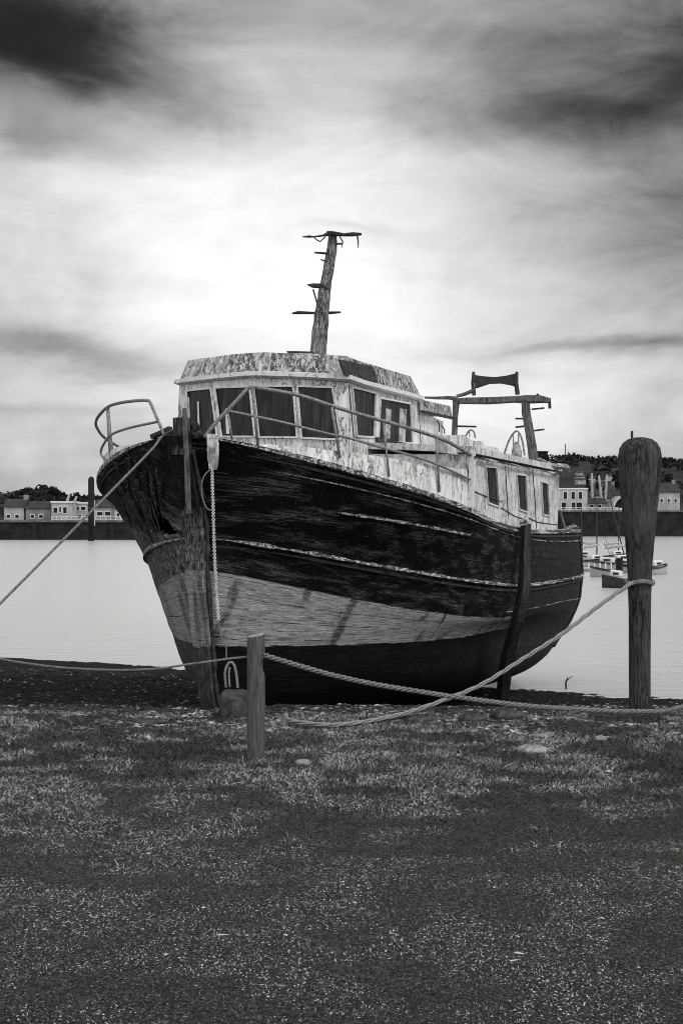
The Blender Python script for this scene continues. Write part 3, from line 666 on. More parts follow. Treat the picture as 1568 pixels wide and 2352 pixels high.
# splinters on the starboard bow
for k in range(34):
    q = random.uniform(.004, .06); l = random.uniform(3.9, 4.9); p = np.array(hull_pt(q, l, -1)); p2 = np.array(hull_pt(q+.004, l-random.uniform(.5, 1.1), -1))
    mb = MB(); o = np.array([-.03, -.03, 0]); mb.tube([L(p+o), L((p+p2)/2+o*1.1), L(p2+o*random.uniform(.6, 1.6))], [random.uniform(.012, .03), .02, .004], 4, jit=.5, sq=.5); mb.build('splinter', M['stem_wood'], boat)
# pale torn plank edge round the hole
mb = MB(); mb.tube([L(pS(-.02+.12*abs(v-1165)/60, u, v, (-.5, 2.2))) for u, v in ((322, 1157), (336, 1165), (343, 1185), (346, 1205), (352, 1232))], [.012, .022, .016, .012, .006], 5, sq=.6, jit=.4); mb.build('torn_plank', M['strake'], boat)

# white bulwark on the port side, rising towards the deckhouse
mb = MB(); n = 40; top = []; bot = []
for i in range(n):
    s_ = -.42+(1.66+.42)*i/(n-1); b_, h = crv(5, s_); hh = np.interp(s_, [-.42, -.1, .4, 1.1, 1.66], [.015, .10, .20, .30, .40])
    bot.append((s_, float(b_)-.01, float(h)+.02)); top.append((s_, float(b_)-.035, float(h)+hh+.01*random.random()))
vs = [L(p) for p in bot+top]+[L((p[0]+.02, p[1]-.035, p[2])) for p in bot+top]
fs = [(i, i+1, n+i+1, n+i) for i in range(n-1)]+[(2*n+i, 3*n+i, 3*n+i+1, 2*n+i+1) for i in range(n-1)]+[(n+i, n+i+1, 3*n+i+1, 3*n+i) for i in range(n-1)]
mb.add(vs, fs); mb.build('bulwark', M['white_paint'], boat)
mb = MB(); mb.add([(x, -y, z) for x, y, z in vs], [tuple(reversed(f)) for f in fs]); mb.build('bulwark', M['white_paint'], boat)

# ---- walls with real openings
def wall(parent, name, fmap, lo, hi, a0, a1, wins, off, mat, pane='glass', frame=.011, recess=.22, nopane=(), fout=.012, side=None):
    """wins: list of (tl,tr,br,bl) in (a,w); off: thickness vector pointing inward (s,t,w)"""
    off = np.array(off); offL = np.array(L(off)); mb = MB(); G = lambda a, w: L(fmap(a, w))
    wins = sorted(wins, key=lambda q: q[0][0]); prev = ((a0, hi(a0)), (a0, lo(a0)))
    for (tl, tr, br, bl) in wins:
        pt, pb = prev
        pts = [(pb[0], lo(pb[0])), (bl[0], lo(bl[0])), bl, tl, (tl[0], hi(tl[0])), (pt[0], hi(pt[0]))]
        if prev[0][0] != a0 or prev[0][1] != hi(a0): pts += [pt, pb]
        mb.prism([G(*p) for p in pts], offL)
        mb.prism([G(*p) for p in [(bl[0], lo(bl[0])), (br[0], lo(br[0])), br, bl]], offL)
        mb.prism([G(*p) for p in [tl, tr, (tr[0], hi(tr[0])), (tl[0], hi(tl[0]))]], offL)
        prev = (tr, br)
    pt, pb = prev
    pts = [(pb[0], lo(pb[0])), (a1, lo(a1)), (a1, hi(a1)), (pt[0], hi(pt[0]))]
    if wins: pts += [pt, pb]
    mb.prism([G(*p) for p in pts], offL); w = mb.build(name, M[mat], parent)
    for k, (tl, tr, br, bl) in enumerate(wins):
        c = np.mean([tl, tr, br, bl], 0)
        ring = [np.array(p) for p in (tl, tr, br, bl)]; fb = MB()
        for i in range(4):
            p, q = ring[i], ring[(i+1) % 4]
            P1, P2 = np.array(G(*p))-offL*.15, np.array(G(*q))-offL*.15
            fb.tube([P1, P2], frame, 4)
        fr = fb.build('window', M['trim'], w)
        if k in nopane: continue
        e_ = [np.array(p)+(np.array(p)-c)*.04 for p in (tl, tr, br, bl)]
        pb_ = MB(); pb_.prism([np.array(G(*p))+offL*recess for p in e_], offL*.12); pb_.build('pane', M[pane], fr)
    return w

# ---- deckhouse
wr = lambda s: 2.888+(s-1.67)*.0464
shw = lambda s: float(crv(5, s)[1])
TD = 1.935; SD0, SD1 = 1.66, 5.86
def wq(t, pts): return tuple(solve(onT(t), u, v, (3, 2.7)) for u, v in pts)
wins = [wq(TD, p) for p in ([(1113, 1071), (1138, 1074), (1145, 1165), (1119, 1155)], [(1184, 1089), (1205, 1092), (1210, 1177), (1190, 1170)], [(1241, 1106), (1256, 1110), (1260, 1185), (1245, 1182)])]
wall(boat, 'deckhouse_side', lambda a, w: (a, TD, w), lambda s: shw(s)-.03, wr, SD0, SD1, wins, (0, -.05, 0), 'white_paint')
wall(boat, 'deckhouse_side', lambda a, w: (a, -TD, w), lambda s: shw(s)-.03, wr, SD0, SD1, wins, (0, .05, 0), 'white_paint')
fw = lambda t: wr(SD0)+.02
wall(boat, 'deckhouse_front', lambda a, w: (SD0, a, w), lambda t: 2.31, fw, -TD+.052, TD-.052, [((1.28, 2.68), (1.42, 2.68), (1.42, 2.36), (1.28, 2.36))], (.05, 0, 0), 'white_paint')
mb = MB(); mb.prism([L(p) for p in ((SD1, TD-.052, 2.25), (SD1, -TD+.052, 2.25), (SD1, -TD+.052, wr(SD1)), (SD1, TD-.052, wr(SD1)))], L((-.05, 0, 0))); mb.build('deckhouse_back', M['white_paint'], boat)
mb = MB(); n = 12; vs = []
for i in range(n):
    s_ = SD0-.03+(SD1-SD0+.06)*i/(n-1)
    for t in (-TD-.03, -1.2, -.4, .4, 1.2, TD+.03): vs.append(L((s_, t, wr(s_)+.065+.05*(1-(t/TD)**2))))
mb.add(vs, [(i*6+k, i*6+k+1, (i+1)*6+k+1, (i+1)*6+k) for i in range(n-1) for k in range(5)])
ro = mb.build('deckhouse_roof', M['white_paint'], boat); so = ro.modifiers.new('s', 'SOLIDIFY'); so.thickness = .065; so.offset = 0
for sd in (1, -1): mb = MB(); mb.bar(L((SD0-.04, sd*(TD+.045), wr(SD0)-.01)), L((SD1+.04, sd*(TD+.045), wr(SD1)-.01)), .02, .02); mb.build('eave_moulding', M['strake'], boat)
mb = MB(); mb.bar(L((SD0-.01, TD+.012, shw(SD0)-.02)), L((SD0-.01, TD+.012, wr(SD0)+.05)), .05, .05); mb.build('corner_post', M['trim'], boat)
# raised coaming steps on the roof
mb = MB(); c = [pT(1.80, u, v, (3, 3)) for u, v in ((1018, 1000), (1064, 999), (1084, 1012), (1108, 1013), (1110, 1022), (1143, 1029), (1145, 1040), (1200, 1052), (1200, 1064), (1085, 1050), (1020, 1040))]
mb.prism([L(p) for p in c], L((0, -.06, 0))); mb.build('roof_coaming', M['white_paint'], boat)
for pts_ in (((1086, 1128), (1118, 1141), (1152, 1152)), ((1160, 1070), (1163, 1128), (1166, 1186)), ((1222, 1078), (1227, 1140), (1231, 1214)), ((1150, 1166), (1180, 1185), (1206, 1194)), ((1214, 1190), (1236, 1200), (1284, 1206))):
    mb = MB(); mb.tube([L(pT(TD+.004, u, v, (3, 2.7))) for u, v in pts_], .006, 4, jit=.5); mb.build('panel_seam', M['dark_board'], boat)
# tarpaulin heap at the roof end
def blobby(name, parent, mat, pts, r, seed, sc=(1, 1, 1)):
    rr = random.Random(seed); mb = MB(); 
    for p in pts:
        vs = []; n1, n2 = 7, 10
        for i in range(n1+1):
            for j in range(n2):
                a = math.pi*i/n1; b_ = 2*math.pi*j/n2; k = r*(1+.5*(rr.random()-.5)); vs.append(np.array(p)+np.array([math.sin(a)*math.cos(b_)*sc[0], math.sin(a)*math.sin(b_)*sc[1], math.cos(a)*sc[2]])*k)
        mb.add(vs, [(i*n2+j, (i+1)*n2+j, (i+1)*n2+(j+1) % n2, i*n2+(j+1) % n2) for i in range(n1) for j in range(n2)])
    return mb.build(name, M[mat], parent)
# stern details
mb = MB(); q = [pS(6.3, u, v) for u, v in ((1266, 1172), (1284, 1172), (1290, 1222), (1268, 1222))]; mb.prism([L(p) for p in q], L((.04, 0, 0))); mb.build('stern_gap_shade', M['dark_board'], boat)  # dark panel stands in for the shade of the open gap behind the deckhouse
mb = MB(); mb.bar(L(pS(6.35, 1300, 1225)), L(pS(6.35, 1286, 1173)), .022, .022); mb.build('stanchion', M['rail'], boat)
mb = MB(); mb.tube([L(pG(u, v, (6.5, 2.5))) for u, v in ((1290, 1226), (1303, 1214), (1316, 1208), (1326, 1212))], [.02, .05, .045, .02], 6, sq=.5, jit=.4); mb.build('stern_rail_cap', M['strake'], boat)
# vertical staving of the round stern
for k in range(7):
    q = .82+.02*k
    mb = MB(); pts = []
    for l in np.linspace(.6, 4.8, 16):
        p = np.array(hull_pt(q, l, 1)); d = np.array(hull_pt(q+.01, l, 1))-np.array(hull_pt(q-.01, l, 1)); nrm = np.array([-d[1], d[0], 0]); nrm /= np.linalg.norm(nrm); pts.append(L(p+nrm*.012))
    mb.tube(pts, .022, 4, jit=.4); mb.build('stern_stave', M['leg_wood'], boat)

# ---- wheelhouse
FS = lambda t: .86+.15*(abs(t+.03)/.9)**2.2
fm = lambda t, w: (FS(t), t, w)
def fq(pts): return tuple(solve(fm, u, v, (0, 3.2)) for u, v in pts)
fwins = [fq(p) for p in ([(429, 898), (485, 892), (500, 1003), (433, 1003)], [(494, 891), (574, 888), (586, 1003), (509, 1003)], [(583, 887), (674, 887), (683, 1005), (595, 1004)], [(683, 887), (764, 890), (783, 1010), (692, 1006)])]
TW = .87
tR = solve(fm, 795, 870, (.8, 3.5)); tL = solve(fm, 409, 880, (-.9, 3.5))
cor = lambda t: float(np.interp(t, [tL[0], -.03, tR[0]], [tL[1], max(tL[1], tR[1])+.035, tR[1]]))
wall(boat, 'wheelhouse_front', fm, lambda t: 2.35, cor, tL[0]+.02, TW, fwins, (.045, 0, 0), 'white_paint', frame=.012)
pm = lambda s, w: (s, TW, w)
pw = [wq(TW, p) for p in ([(807, 889), (862, 903), (858, 1004), (818, 1002)], [(872, 914), (941, 927), (946, 1018), (867, 1012)])]
e1 = solve(pm, 958, 914, (3, 3.5)); e0 = solve(pm, 797, 872, (1, 3.5)); SE = 3.15
phi = lambda s: float(e0[1]+(e1[1]-e0[1])*(s-e0[0])/(e1[0]-e0[0]))
wsp = wall(boat, 'wheelhouse_side', pm, lambda s: 2.3, phi, FS(TW)+.046, SE, pw, (0, -.045, 0), 'white_paint', frame=.012)
wall(boat, 'wheelhouse_side', lambda s, w: (s, -TW-.06, w), lambda s: 2.3, phi, FS(TW)+.046, SE, pw, (0, .045, 0), 'white_paint')
mb = MB(); mb.prism([L(p) for p in ((SE, TW-.046, 2.3), (SE, -TW-.014, 2.3), (SE, -TW-.014, phi(SE)), (SE, TW-.046, phi(SE)))], L((-.04, 0, 0))); mb.build('wheelhouse_back', M['white_paint'], boat)
for u0, v0, u1, v1 in ((801, 884, 812, 1004), (961, 925, 966, 1030)):
    mb = MB(); mb.tube([L(pT(TW+.004, u0, v0)), L(pT(TW+.004, u1, v1))], .006, 4, jit=.4); mb.build('panel_seam', M['dark_board'], boat)
# pale boards leaning in the second side window
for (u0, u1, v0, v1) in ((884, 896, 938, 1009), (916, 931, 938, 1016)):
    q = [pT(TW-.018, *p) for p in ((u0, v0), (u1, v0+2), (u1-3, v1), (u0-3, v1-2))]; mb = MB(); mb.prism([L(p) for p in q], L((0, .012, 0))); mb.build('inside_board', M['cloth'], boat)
mb = MB(); q = [pT(TW+.006, *p) for p in ((862, 1004), (864, 1022), (942, 1032), (940, 1020))]; mb.prism([L(p) for p in q], L((0, .02, 0))); mb.build('window_sill', M['dark_board'], boat)
for (u0, u1, v0, v1) in ((429, 434, 912, 976), (452, 456, 922, 984), (517, 524, 938, 996)):  # pale strips painted in for bright sky showing through gaps in the window
    q = [(lambda r: (FS(r[0])+.006, r[0], r[1]))(solve(fm, *p, (0, 3.2))) for p in ((u0, v0), (u1, v0), (u1+2, v1), (u0+2, v1))]; mb = MB(); mb.prism([L(p) for p in q], L((.004, 0, 0))); mb.build('sky_gap_strip', M['trim'], boat)
# roof: cornice, fascia, top
def outline(inset, extra=0):
    pts = []
    for t in np.linspace(tL[0]-.0, TW, 17):
        c = (t-(tL[0]+TW)/2)/((TW-tL[0])/2); h_ = (TW-tL[0])/2; pts.append((FS(t)-.05+inset, (tL[0]+TW)/2+c*(h_+(.05 if c > 0 else .0)-inset), 0))
    for s_ in np.linspace(1.3, SE+.05-extra, 8): pts.append((s_, TW+.05-inset, 0))
    for s_ in np.linspace(SE+.05-extra, 1.3, 8): pts.append((s_, tL[0]+inset, 0))
    return pts
def ring(o1, w1, o2, w2, name, mat, cap=False, jit=0):
    mb = MB(); n = len(o1)
    def W(p, base): return base(p)
    vs = [L((p[0], p[1], w1(p))) for p in o1]+[L((p[0]+random.uniform(-jit, jit), p[1], w2(p)+random.uniform(-jit, jit))) for p in o2]
    fs = [(i, (i+1) % n, n+(i+1) % n, n+i) for i in range(n)]
    if cap:
        c = np.mean(np.array(vs[n:]), 0)+np.array([0, 0, .05]); vs.append(tuple(c)); fs += [(n+i, n+(i+1) % n, 2*n) for i in range(n)]
    mb.add(vs, fs); return mb.build(name, M[mat], boat)
def wbase(p):
    s_, t = p[0], p[1]
    return cor(t)+(phi(max(s_, e0[0]))-phi(e0[0])) if s_ < 1.3 else phi(s_)
o0 = outline(.035); o1 = outline(-.012); o2 = outline(.03); o3 = outline(.085, .22)
ring(o0, lambda p: wbase(p)-.03, o1, lambda p: wbase(p)-.015, 'cornice', 'trim')
ring(o1, lambda p: wbase(p)-.015, o1, lambda p: wbase(p)+.025, 'cornice', 'trim')
ring(o1, lambda p: wbase(p)+.025, o2, lambda p: wbase(p)+.035, 'cornice', 'trim')
ring(o2, lambda p: wbase(p)+.03, o3, lambda p: wbase(p)+.225, 'roof_fascia', 'peeling', cap=True, jit=.004)
q = [pT(TW+.012, *p) for p in ((785, 825), (862, 842), (861, 878), (786, 862))]; q = [(p[0], TW+.045-.055*(0 if k > 1 else 1), p[2]) for k, p in enumerate(q)]
mb = MB(); mb.prism([L(p) for p in q], L((0, -.02, 0))); mb.build('recess_shade', M['dark_board'], boat)  # dark panel stands in for the shaded recess between the fascias
# lower aft part of the wheelhouse
S3 = 4.28; ta = solve(pm, 962, 917, (3, 3.5)); tb = solve(pm, 1033, 933, (4, 3.6)); ba = solve(pm, 964, 943, (3, 3.4)); bb = solve(pm, 1033, 957, (4, 3.5))
mb = MB(); mb.box((SE+.003, -(TW-.02), 2.3), (S3-.05, TW-.02, ba[1])); mb.build('aft_cabin', M['white_paint'], boat)
mb = MB(); mb.prism([L((ta[0], TW+.03, ba[1])), L((tb[0], TW+.03, bb[1])), L((tb[0], TW+.01, tb[1])), L((ta[0], TW+.01, ta[1]))], L((0, -1.8, 0))); mb.build('aft_cabin_roof', M['peeling'], boat)
mb = MB(); mb.bar(L((ba[0]-.05, TW+.05, ba[1]-.02)), L((bb[0]+.04, TW+.05, bb[1]-.02)), .03, .03); mb.build('aft_moulding', M['dark_board'], boat)
for u, v0, v1 in ((1008, 966, 992), (1020, 979, 996)):
    mb = MB(); mb.tube([L(pT(TW+.005, u-5, v0)), L(pT(TW+.01, u, v0+8)), L(pT(TW+.005, u, v1))], .008, 5); mb.build('grab_handle', M['dark_metal'], boat)
# wheelhouse interior floor and a wheel console seen darkly
mb = MB(); mb.box((1.2, -.7, 2.3), (1.5, .6, 3.02)); mb.build('console', M['dark_board'], boat)

# ---- mast
mast = MB(); mp_ = [((712.4+748.7)/2, 818, 36), (739.5, 723, 31), (747, 662, 25), (761, 582, 22), (765, 541, 17)]
cen = [pT(0, u, v) for u, v, _ in mp_]; rr_ = [w/2/F*(wd(*c)[1])*1.12 for c, (_, _, w) in zip(cen, mp_)]
cen = [(cen[0][0]-.02, 0, cen[0][2]-.25)]+cen; rr_ = [rr_[0]]+rr_
sp2 = spline([np.array(L(c)) for c in cen], 5); rs2 = np.interp(np.linspace(0, 1, len(sp2)), np.linspace(0, 1, len(rr_)), rr_)
mast.tube(sp2, list(rs2), 7, jit=.16); mo = mast.build('mast', M['mast_wood'], boat)
sm_ = cen[3][0]
def mbar(pts, r, name, mat='dark_metal', s_=None, par=None, jit=.35, sq=.8):
    s_ = s_ if s_ is not None else 2.5
    mb = MB(); P_ = [L(pS(s_, u, v)) for u, v in pts]; mb.tube(P_, r, 6, jit=jit, sq=sq); return mb.build(name, M[mat], par or mo)
mbar([(694, 544), (710, 543.5), (721, 544), (742, 541), (752, 538), (766, 537), (790, 539), (809, 538), (829, 538)], [.008, .02, .012, .016, .034, .036, .022, .028, .02], 'masthead_crossbar', s_=2.56)
mbar([(750, 532), (760, 532), (768, 535)], [.006, .012, .02], 'masthead_cap', s_=2.5)
mbar([(721, 545), (728, 551), (735, 555), (741, 549), (747, 544)], .009, 'masthead_bracket')
mbar([(820, 541), (822, 555), (822.5, 569)], [.01, .008, .005], 'hanging_strap'); mbar([(780, 543), (787, 556), (784, 569)], [.01, .01, .005], 'hanging_strap'); mbar([(770, 560), (786, 560)], .014, 'short_peg')
mbar([(723, 580), (735, 581), (750, 582)], [.012, .015, .018], 'step_peg', s_=2.5); mbar([(736, 596), (748, 600)], [.008, .014], 'step_peg', s_=2.5)
mbar([(706, 654), (718, 656), (742, 657), (753, 665)], [.008, .03, .032, .022], 'lamp_bracket', s_=2.4); mbar([(719, 665), (726, 690), (732, 712)], .012, 'bracket_strut', s_=2.4)
mbar([(671, 719.5), (685, 718), (725, 719), (760, 718), (782, 717)], [.012, .021, .018, .02, .012], 'spreader', s_=2.42)
mbar([(659, 808), (680, 810), (722, 812)], [.012, .024, .026], 'mast_step_plank', s_=2.25, par=boat)

# ---- rails
def rail(pts, r, name='handrail'):
    mb = MB(); mb.tube(spline([L(p) for p in pts], 5), r, 8); return mb.build(name, M['rail'], boat, True)
rt = rail([pG(u, v, (0, 3)) for u, v in ((470, 1006), (485, 984), (503, 963), (540, 924), (568, 894), (580, 889), (600, 892), (690, 909), (780, 938), (870, 964), (960, 990), (1020, 1011), (1050, 1027), (1080, 1045))], .017)
rail([pG(u, v, (0, 3)) for u, v in ((512, 954), (526, 945), (540, 947), (640, 968), (700, 983), (760, 998), (790, 1003), (870, 1026), (960, 1051), (1020, 1074), (1078, 1101))], .012)
def stanch(u0, v0, u1, v1, r=.013, i=(0, 2.8), sd=1):
    mb = MB(); mb.tube([L(pG(u0, v0, i, sd)), L(pG(u1, v1, i, sd))], r, 7); mb.build('stanchion', M['rail'], boat, True)
stanch(761, 931, 780, 1052); stanch(580, 890, 592, 1022); stanch(523, 946, 533, 1010, .01); stanch(1001, 1003, 1008, 1130, .012); stanch(880, 968, 893, 1095, .01)
def railS(pts, r):
    mb = MB(); mb.tube(spline([L(pS(s_, u, v, (-.8, 3))) for s_, u, v in pts], 5), r, 8); return mb.build('handrail', M['rail'], boat, True)
railS([(-.56, 378, 1000), (-.53, 363, 966), (-.48, 346, 926), (-.44, 338, 920), (-.4, 317, 920), (-.2, 278, 925), (.1, 249, 934), (.3, 230, 952), (.5, 221, 968), (.7, 224, 984), (1.1, 244, 1008), (1.9, 297, 1040)], .0145)
railS([(-.52, 365, 968), (-.25, 297, 983), (.05, 257, 998), (.2, 240, 1018), (.3, 232, 1038), (.28, 238, 1052), (.2, 249, 1062)], .012)
mb = MB(); mb.tube([L(pS(.1, 248, 933, (-.9, 3))), L(pS(.12, 252, 1000, (-.9, 3))), L(pS(.12, 258, 1060, (-.9, 3)))], [.016, .021, .026], 8); mb.build('stanchion', M['rail'], boat, True)

# ---- gantry over the deckhouse
SG = 5.2
g = empty('gantry'); g.parent = boat
def gb(pts, r, name, mat='gantry_wood', s_=SG, jit=.2, sq=1.0, n=6):
    mb = MB(); mb.tube([L(pS(s_, u, v, (1, 3.5))) for u, v in pts], r, n, jit=jit, sq=sq); return mb.build(name, M[mat], g)
k_ = 13.6/F
gb([(1040, 922), (1060, 921), (1120, 920), (1180, 917), (1210, 916), (1240, 917), (1263, 920)], [8*k_, 9*k_, 10*k_, 10*k_, 12*k_, 11*k_, 7*k_], 'crossbeam', n=5)
gb([(1224, 1064), (1221, 1030), (1213, 985), (1208, 950), (1206, 920)], [12.5*k_, 12.5*k_, 12*k_, 12*k_, 11*k_], 'gantry_post', n=5)
gb([(1043, 1004), (1044.5, 960), (1047, 925)], [8*k_, 8.5*k_, 9*k_], 'gantry_post', n=5)
gb([(1050, 916), (1030, 914), (1000, 914), (975, 913)], [6*k_, 5*k_, 4*k_, 3*k_], 'stay_boom', s_=5.0)
gb([(1048, 910), (1066, 905), (1086, 897), (1090, 880)], [4*k_, 5*k_, 6*k_, 5*k_], 'brace')
gb([(1087, 854), (1086, 880), (1088, 908)], [4*k_, 6*k_, 5*k_], 'roller_cheek', 'dark_metal'); gb([(1186, 854), (1185, 880), (1188, 906)], [4*k_, 6*k_, 6*k_], 'roller_cheek', 'dark_metal')
tp = [(1088, 861), (1110, 864), (1135, 866), (1160, 863), (1186, 857)]; bt = [(1186, 889), (1168, 883), (1145, 879), (1120, 880), (1090, 890)]
mb = MB(); mb.prism([L(pS(SG, u, v)) for u, v in tp+bt], (.08, 0, 0)); mb.build('warp_roller', M['dark_metal'], g)
gb([(1261, 916), (1262, 938)], 4*k_, 'end_hook', 'dark_metal')
for a, b_ in (((1220, 940), (1249, 937)), ((1226, 989), (1249, 986)), ((1183, 961.5), (1202, 961.5)), ((1183, 981), (1202, 979)), ((1050, 979), (1093, 980))): gb([a, b_], 2.6*k_, 'step_peg', 'dark_metal', n=5)
gb([(1228, 912), (1236, 905)], 3*k_, 'bolt', 'dark_metal')
# hoops and bell on the deckhouse roof
def hoop(pts, s_, r, name='hoop'): mb = MB(); mb.tube(spline([L(pS(s_, u, v, (1.2, 3.3))) for u, v in pts], 5), r, 6); return mb.build(name, M['rail'], boat)
hoop([(1157, 1043), (1169, 1010), (1185, 990), (1197, 1006), (1204, 1046)], 4.3, .012)
for u in (1178, 1190): hoop([(u, 996), (u, 1044)], 4.3, .008, 'hoop_bar')
hoop([(1068, 1003), (1077, 989), (1087, 991), (1091, 1006)], 3.4, .010); hoop([(1077, 990), (1078, 1004)], 3.4, .006, 'hoop_bar')
mb = MB(); c0 = np.array(L(pS(4.3, 1186, 1050))); c1 = np.array(L(pS(4.3, 1185, 1015))); ax_ = c1-c0
mb.tube([c0, c0+ax_*.3, c0+ax_*.6, c0+ax_*.85, c1], [.062, .06, .05, .035, .02], 12); mb.build('ventilator_bell', M['cloth'], boat, True)

# ---- tarpaulin: rests on the roof
t_o = blobby('tarpaulin', None, 'cloth', [], .1, 3)
mb = MB(); pts = []
for i, (u, v, sp) in enumerate([(1236, 1048, 5.0), (1250, 1056, 5.15), (1264, 1064, 5.3), (1280, 1066, 5.45), (1294, 1068, 5.6), (1304, 1078, 5.75)]): pts.append(wd(*pS(sp, u, v+5)))
bpy.data.objects.remove(t_o)
mb.tube(spline(pts, 4), list(np.interp(np.linspace(0, 1, 21), [0, .2, .5, .8, 1], [.02, .035, .05, .06, .03])), 9, jit=.7, sq=.6); tag(mb.build('tarpaulin', M['cloth']), 'crumpled pale tarpaulin heaped on the aft end of the deckhouse roof', 'tarpaulin')

# ================================================================= support leg, ropes, posts
mb = MB(); lp = [wd(*pT(t, u, v, (3.5, 1))) for t, u, v in ((2.06, 1207, 1203), (2.06, 1205, 1280), (2.06, 1203, 1345), (1.98, 1189, 1420), (1.8, 1166, 1505), (1.65, 1154, 1600), (1.62, 1150, 1650))]
mb.tube(spline(lp, 4), list(np.interp(np.linspace(0, 1, 25), [0, .5, 1], [.062, .075, .09])), 5, jit=.15, up=(0, 1, 0)); lo_ = mb.build('support_leg', M['leg_wood'])
tag(lo_, 'curved dark timber leg propping the port side of the old fishing boat upright', 'prop')
mb = MB(); a = wd(*pT(2.05, 1200, 1200, (3.5, 1))); b_ = wd(*pT(2.0, 1213, 1212, (3.5, 1))); mb.tube([a, b_], [.05, .03], 6, jit=.4); mb.build('leg_cap', M['strake'], lo_)

def rope(pts, r, mat, name, label, strands=3, pitch=7, n=8, cat='rope'):
    """twisted strands laid round a smooth path"""
    P_ = spline(pts, n); seg = [np.linalg.norm(P_[i+1]-P_[i]) for i in range(len(P_)-1)]; Lt = sum(seg)
    cum = np.concatenate([[0], np.cumsum(seg)]); N = int(Lt/(r*1.1))+2; N = min(N, 900); tt = np.linspace(0, Lt, N)
    C_ = np.stack([np.interp(tt, cum, [p[k] for p in P_]) for k in range(3)], 1)
    mb = MB()
    D = np.gradient(C_, axis=0); D /= np.linalg.norm(D, axis=1)[:, None]+1e-9
    A = np.cross(D, [0, 0, 1.]); bad = np.linalg.norm(A, axis=1) < .05; A[bad] = np.cross(D[bad], [1., 0, 0]); A /= np.linalg.norm(A, axis=1)[:, None]; B_ = np.cross(A, D)
    for k in range(strands):
        ph = tt/(r*pitch)*2*math.pi+2*math.pi*k/strands
        Q = C_+(A*np.cos(ph)[:, None]+B_*np.sin(ph)[:, None])*r*.56
        mb.tube(list(Q), r*.47, 6)
    return tag(mb.build(name, M[mat], None, True), label, cat)
# wooden fence posts
def post(u, vtop, vbase, y, wu, label, notch=True, tilt=0, name='wooden_post', group='posts of the rope fence'):
    x, _, zt = at(u, vtop, y); z0 = float(gh(x, y)); H = zt-z0; r = wu/2/F*y
    e = empty(name, (x, y, z0)); tag(e, label, 'post', group)
    mb = MB(); n = 22; rings = 26; vs = []
    for i in range(rings):
        h = -.3+(H+.3)*i/(rings-1)
        for k in range(n):
            a = 2*math.pi*k/n; rr = r*(1+.03*float(fbm(np.array(a*2.0+u), np.array(h*5), 3)))*(1.0 if i < rings-1 else .93)
            if notch and abs(h-(H-.19)) < .05 and math.cos(a) > .45: rr *= .75
            vs.append((math.cos(a)*rr+tilt*h, math.sin(a)*rr, h+(.012*math.sin(a+1) if i == rings-1 else 0)))
    vs.append((tilt*H, 0, H+.012))
    mb.add(vs, [(i*n+k, i*n+(k+1) % n, (i+1)*n+(k+1) % n, (i+1)*n+k) for i in range(rings-1) for k in range(n)]); mb.build('post_shaft', M['post_wood'], e, True)
    mb = MB(); b0 = (rings-1)*n; mb.add(vs[b0:b0+n]+[vs[-1]], [(k, (k+1) % n, n) for k in range(n)]); mb.build('post_top', M['pale_stone'], e)
    return e
post(588, 1459, 1745, 8.3, 41, 'short thick wooden post standing in the grass in front of the boat bow')
post(-70, 1455, 1745, 8.3, 42, 'wooden post beyond the left edge holding the thin rope and the bow mooring line')
post(1690, 1520, 1690, 9.4, 42, 'wooden post beyond the right edge holding the thick fence rope')
# big mooring pile on the right edge
e = empty('mooring_pile', ((1468-HU)/F*11.0, 11.0, float(gh(2.69, 11)))); tag(e, 'tall thick grey pile with a rounded bulging head at the right edge', 'pile')
mb = MB(); z0 = e.location.z; prof = [(1640, 24), (1400, 25), (1300, 28), (1220, 35), (1150, 42), (1090, 48), (1050, 50), (1030, 46), (1017, 38), (1009, 27), (1005, 12)]
pts = [(0, 0, -.4)]; rs = [24*11/F]
for v, r in prof: pts.append((0, 0, EYE-(v-HV)/F*11-z0)); rs.append(r*11/F)
sp3 = spline(pts, 4); mb.tube(sp3, list(np.interp([p[2] for p in sp3], [p[2] for p in pts], rs)), 28, jit=.03); mb.build('pile_shaft', M['pile_wood'], e, True)
mb = MB(); zt = EYE-(1005-HV)/F*11-z0; mb.tube([(-.07, 0, zt-.06), (-.07, 0, zt+.06)], .012, 6); mb.build('eye_bolt', M['dark_metal'], e)
mb = MB(); zr = EYE-(1337-HV)/F*11-z0; mb.tube([(.118*math.cos(a), .118*math.sin(a), zr+.01*math.sin(3*a)) for a in np.linspace(0, 2*math.pi, 24)], .022, 6); mb.build('rope_turn', M['rope'], e)

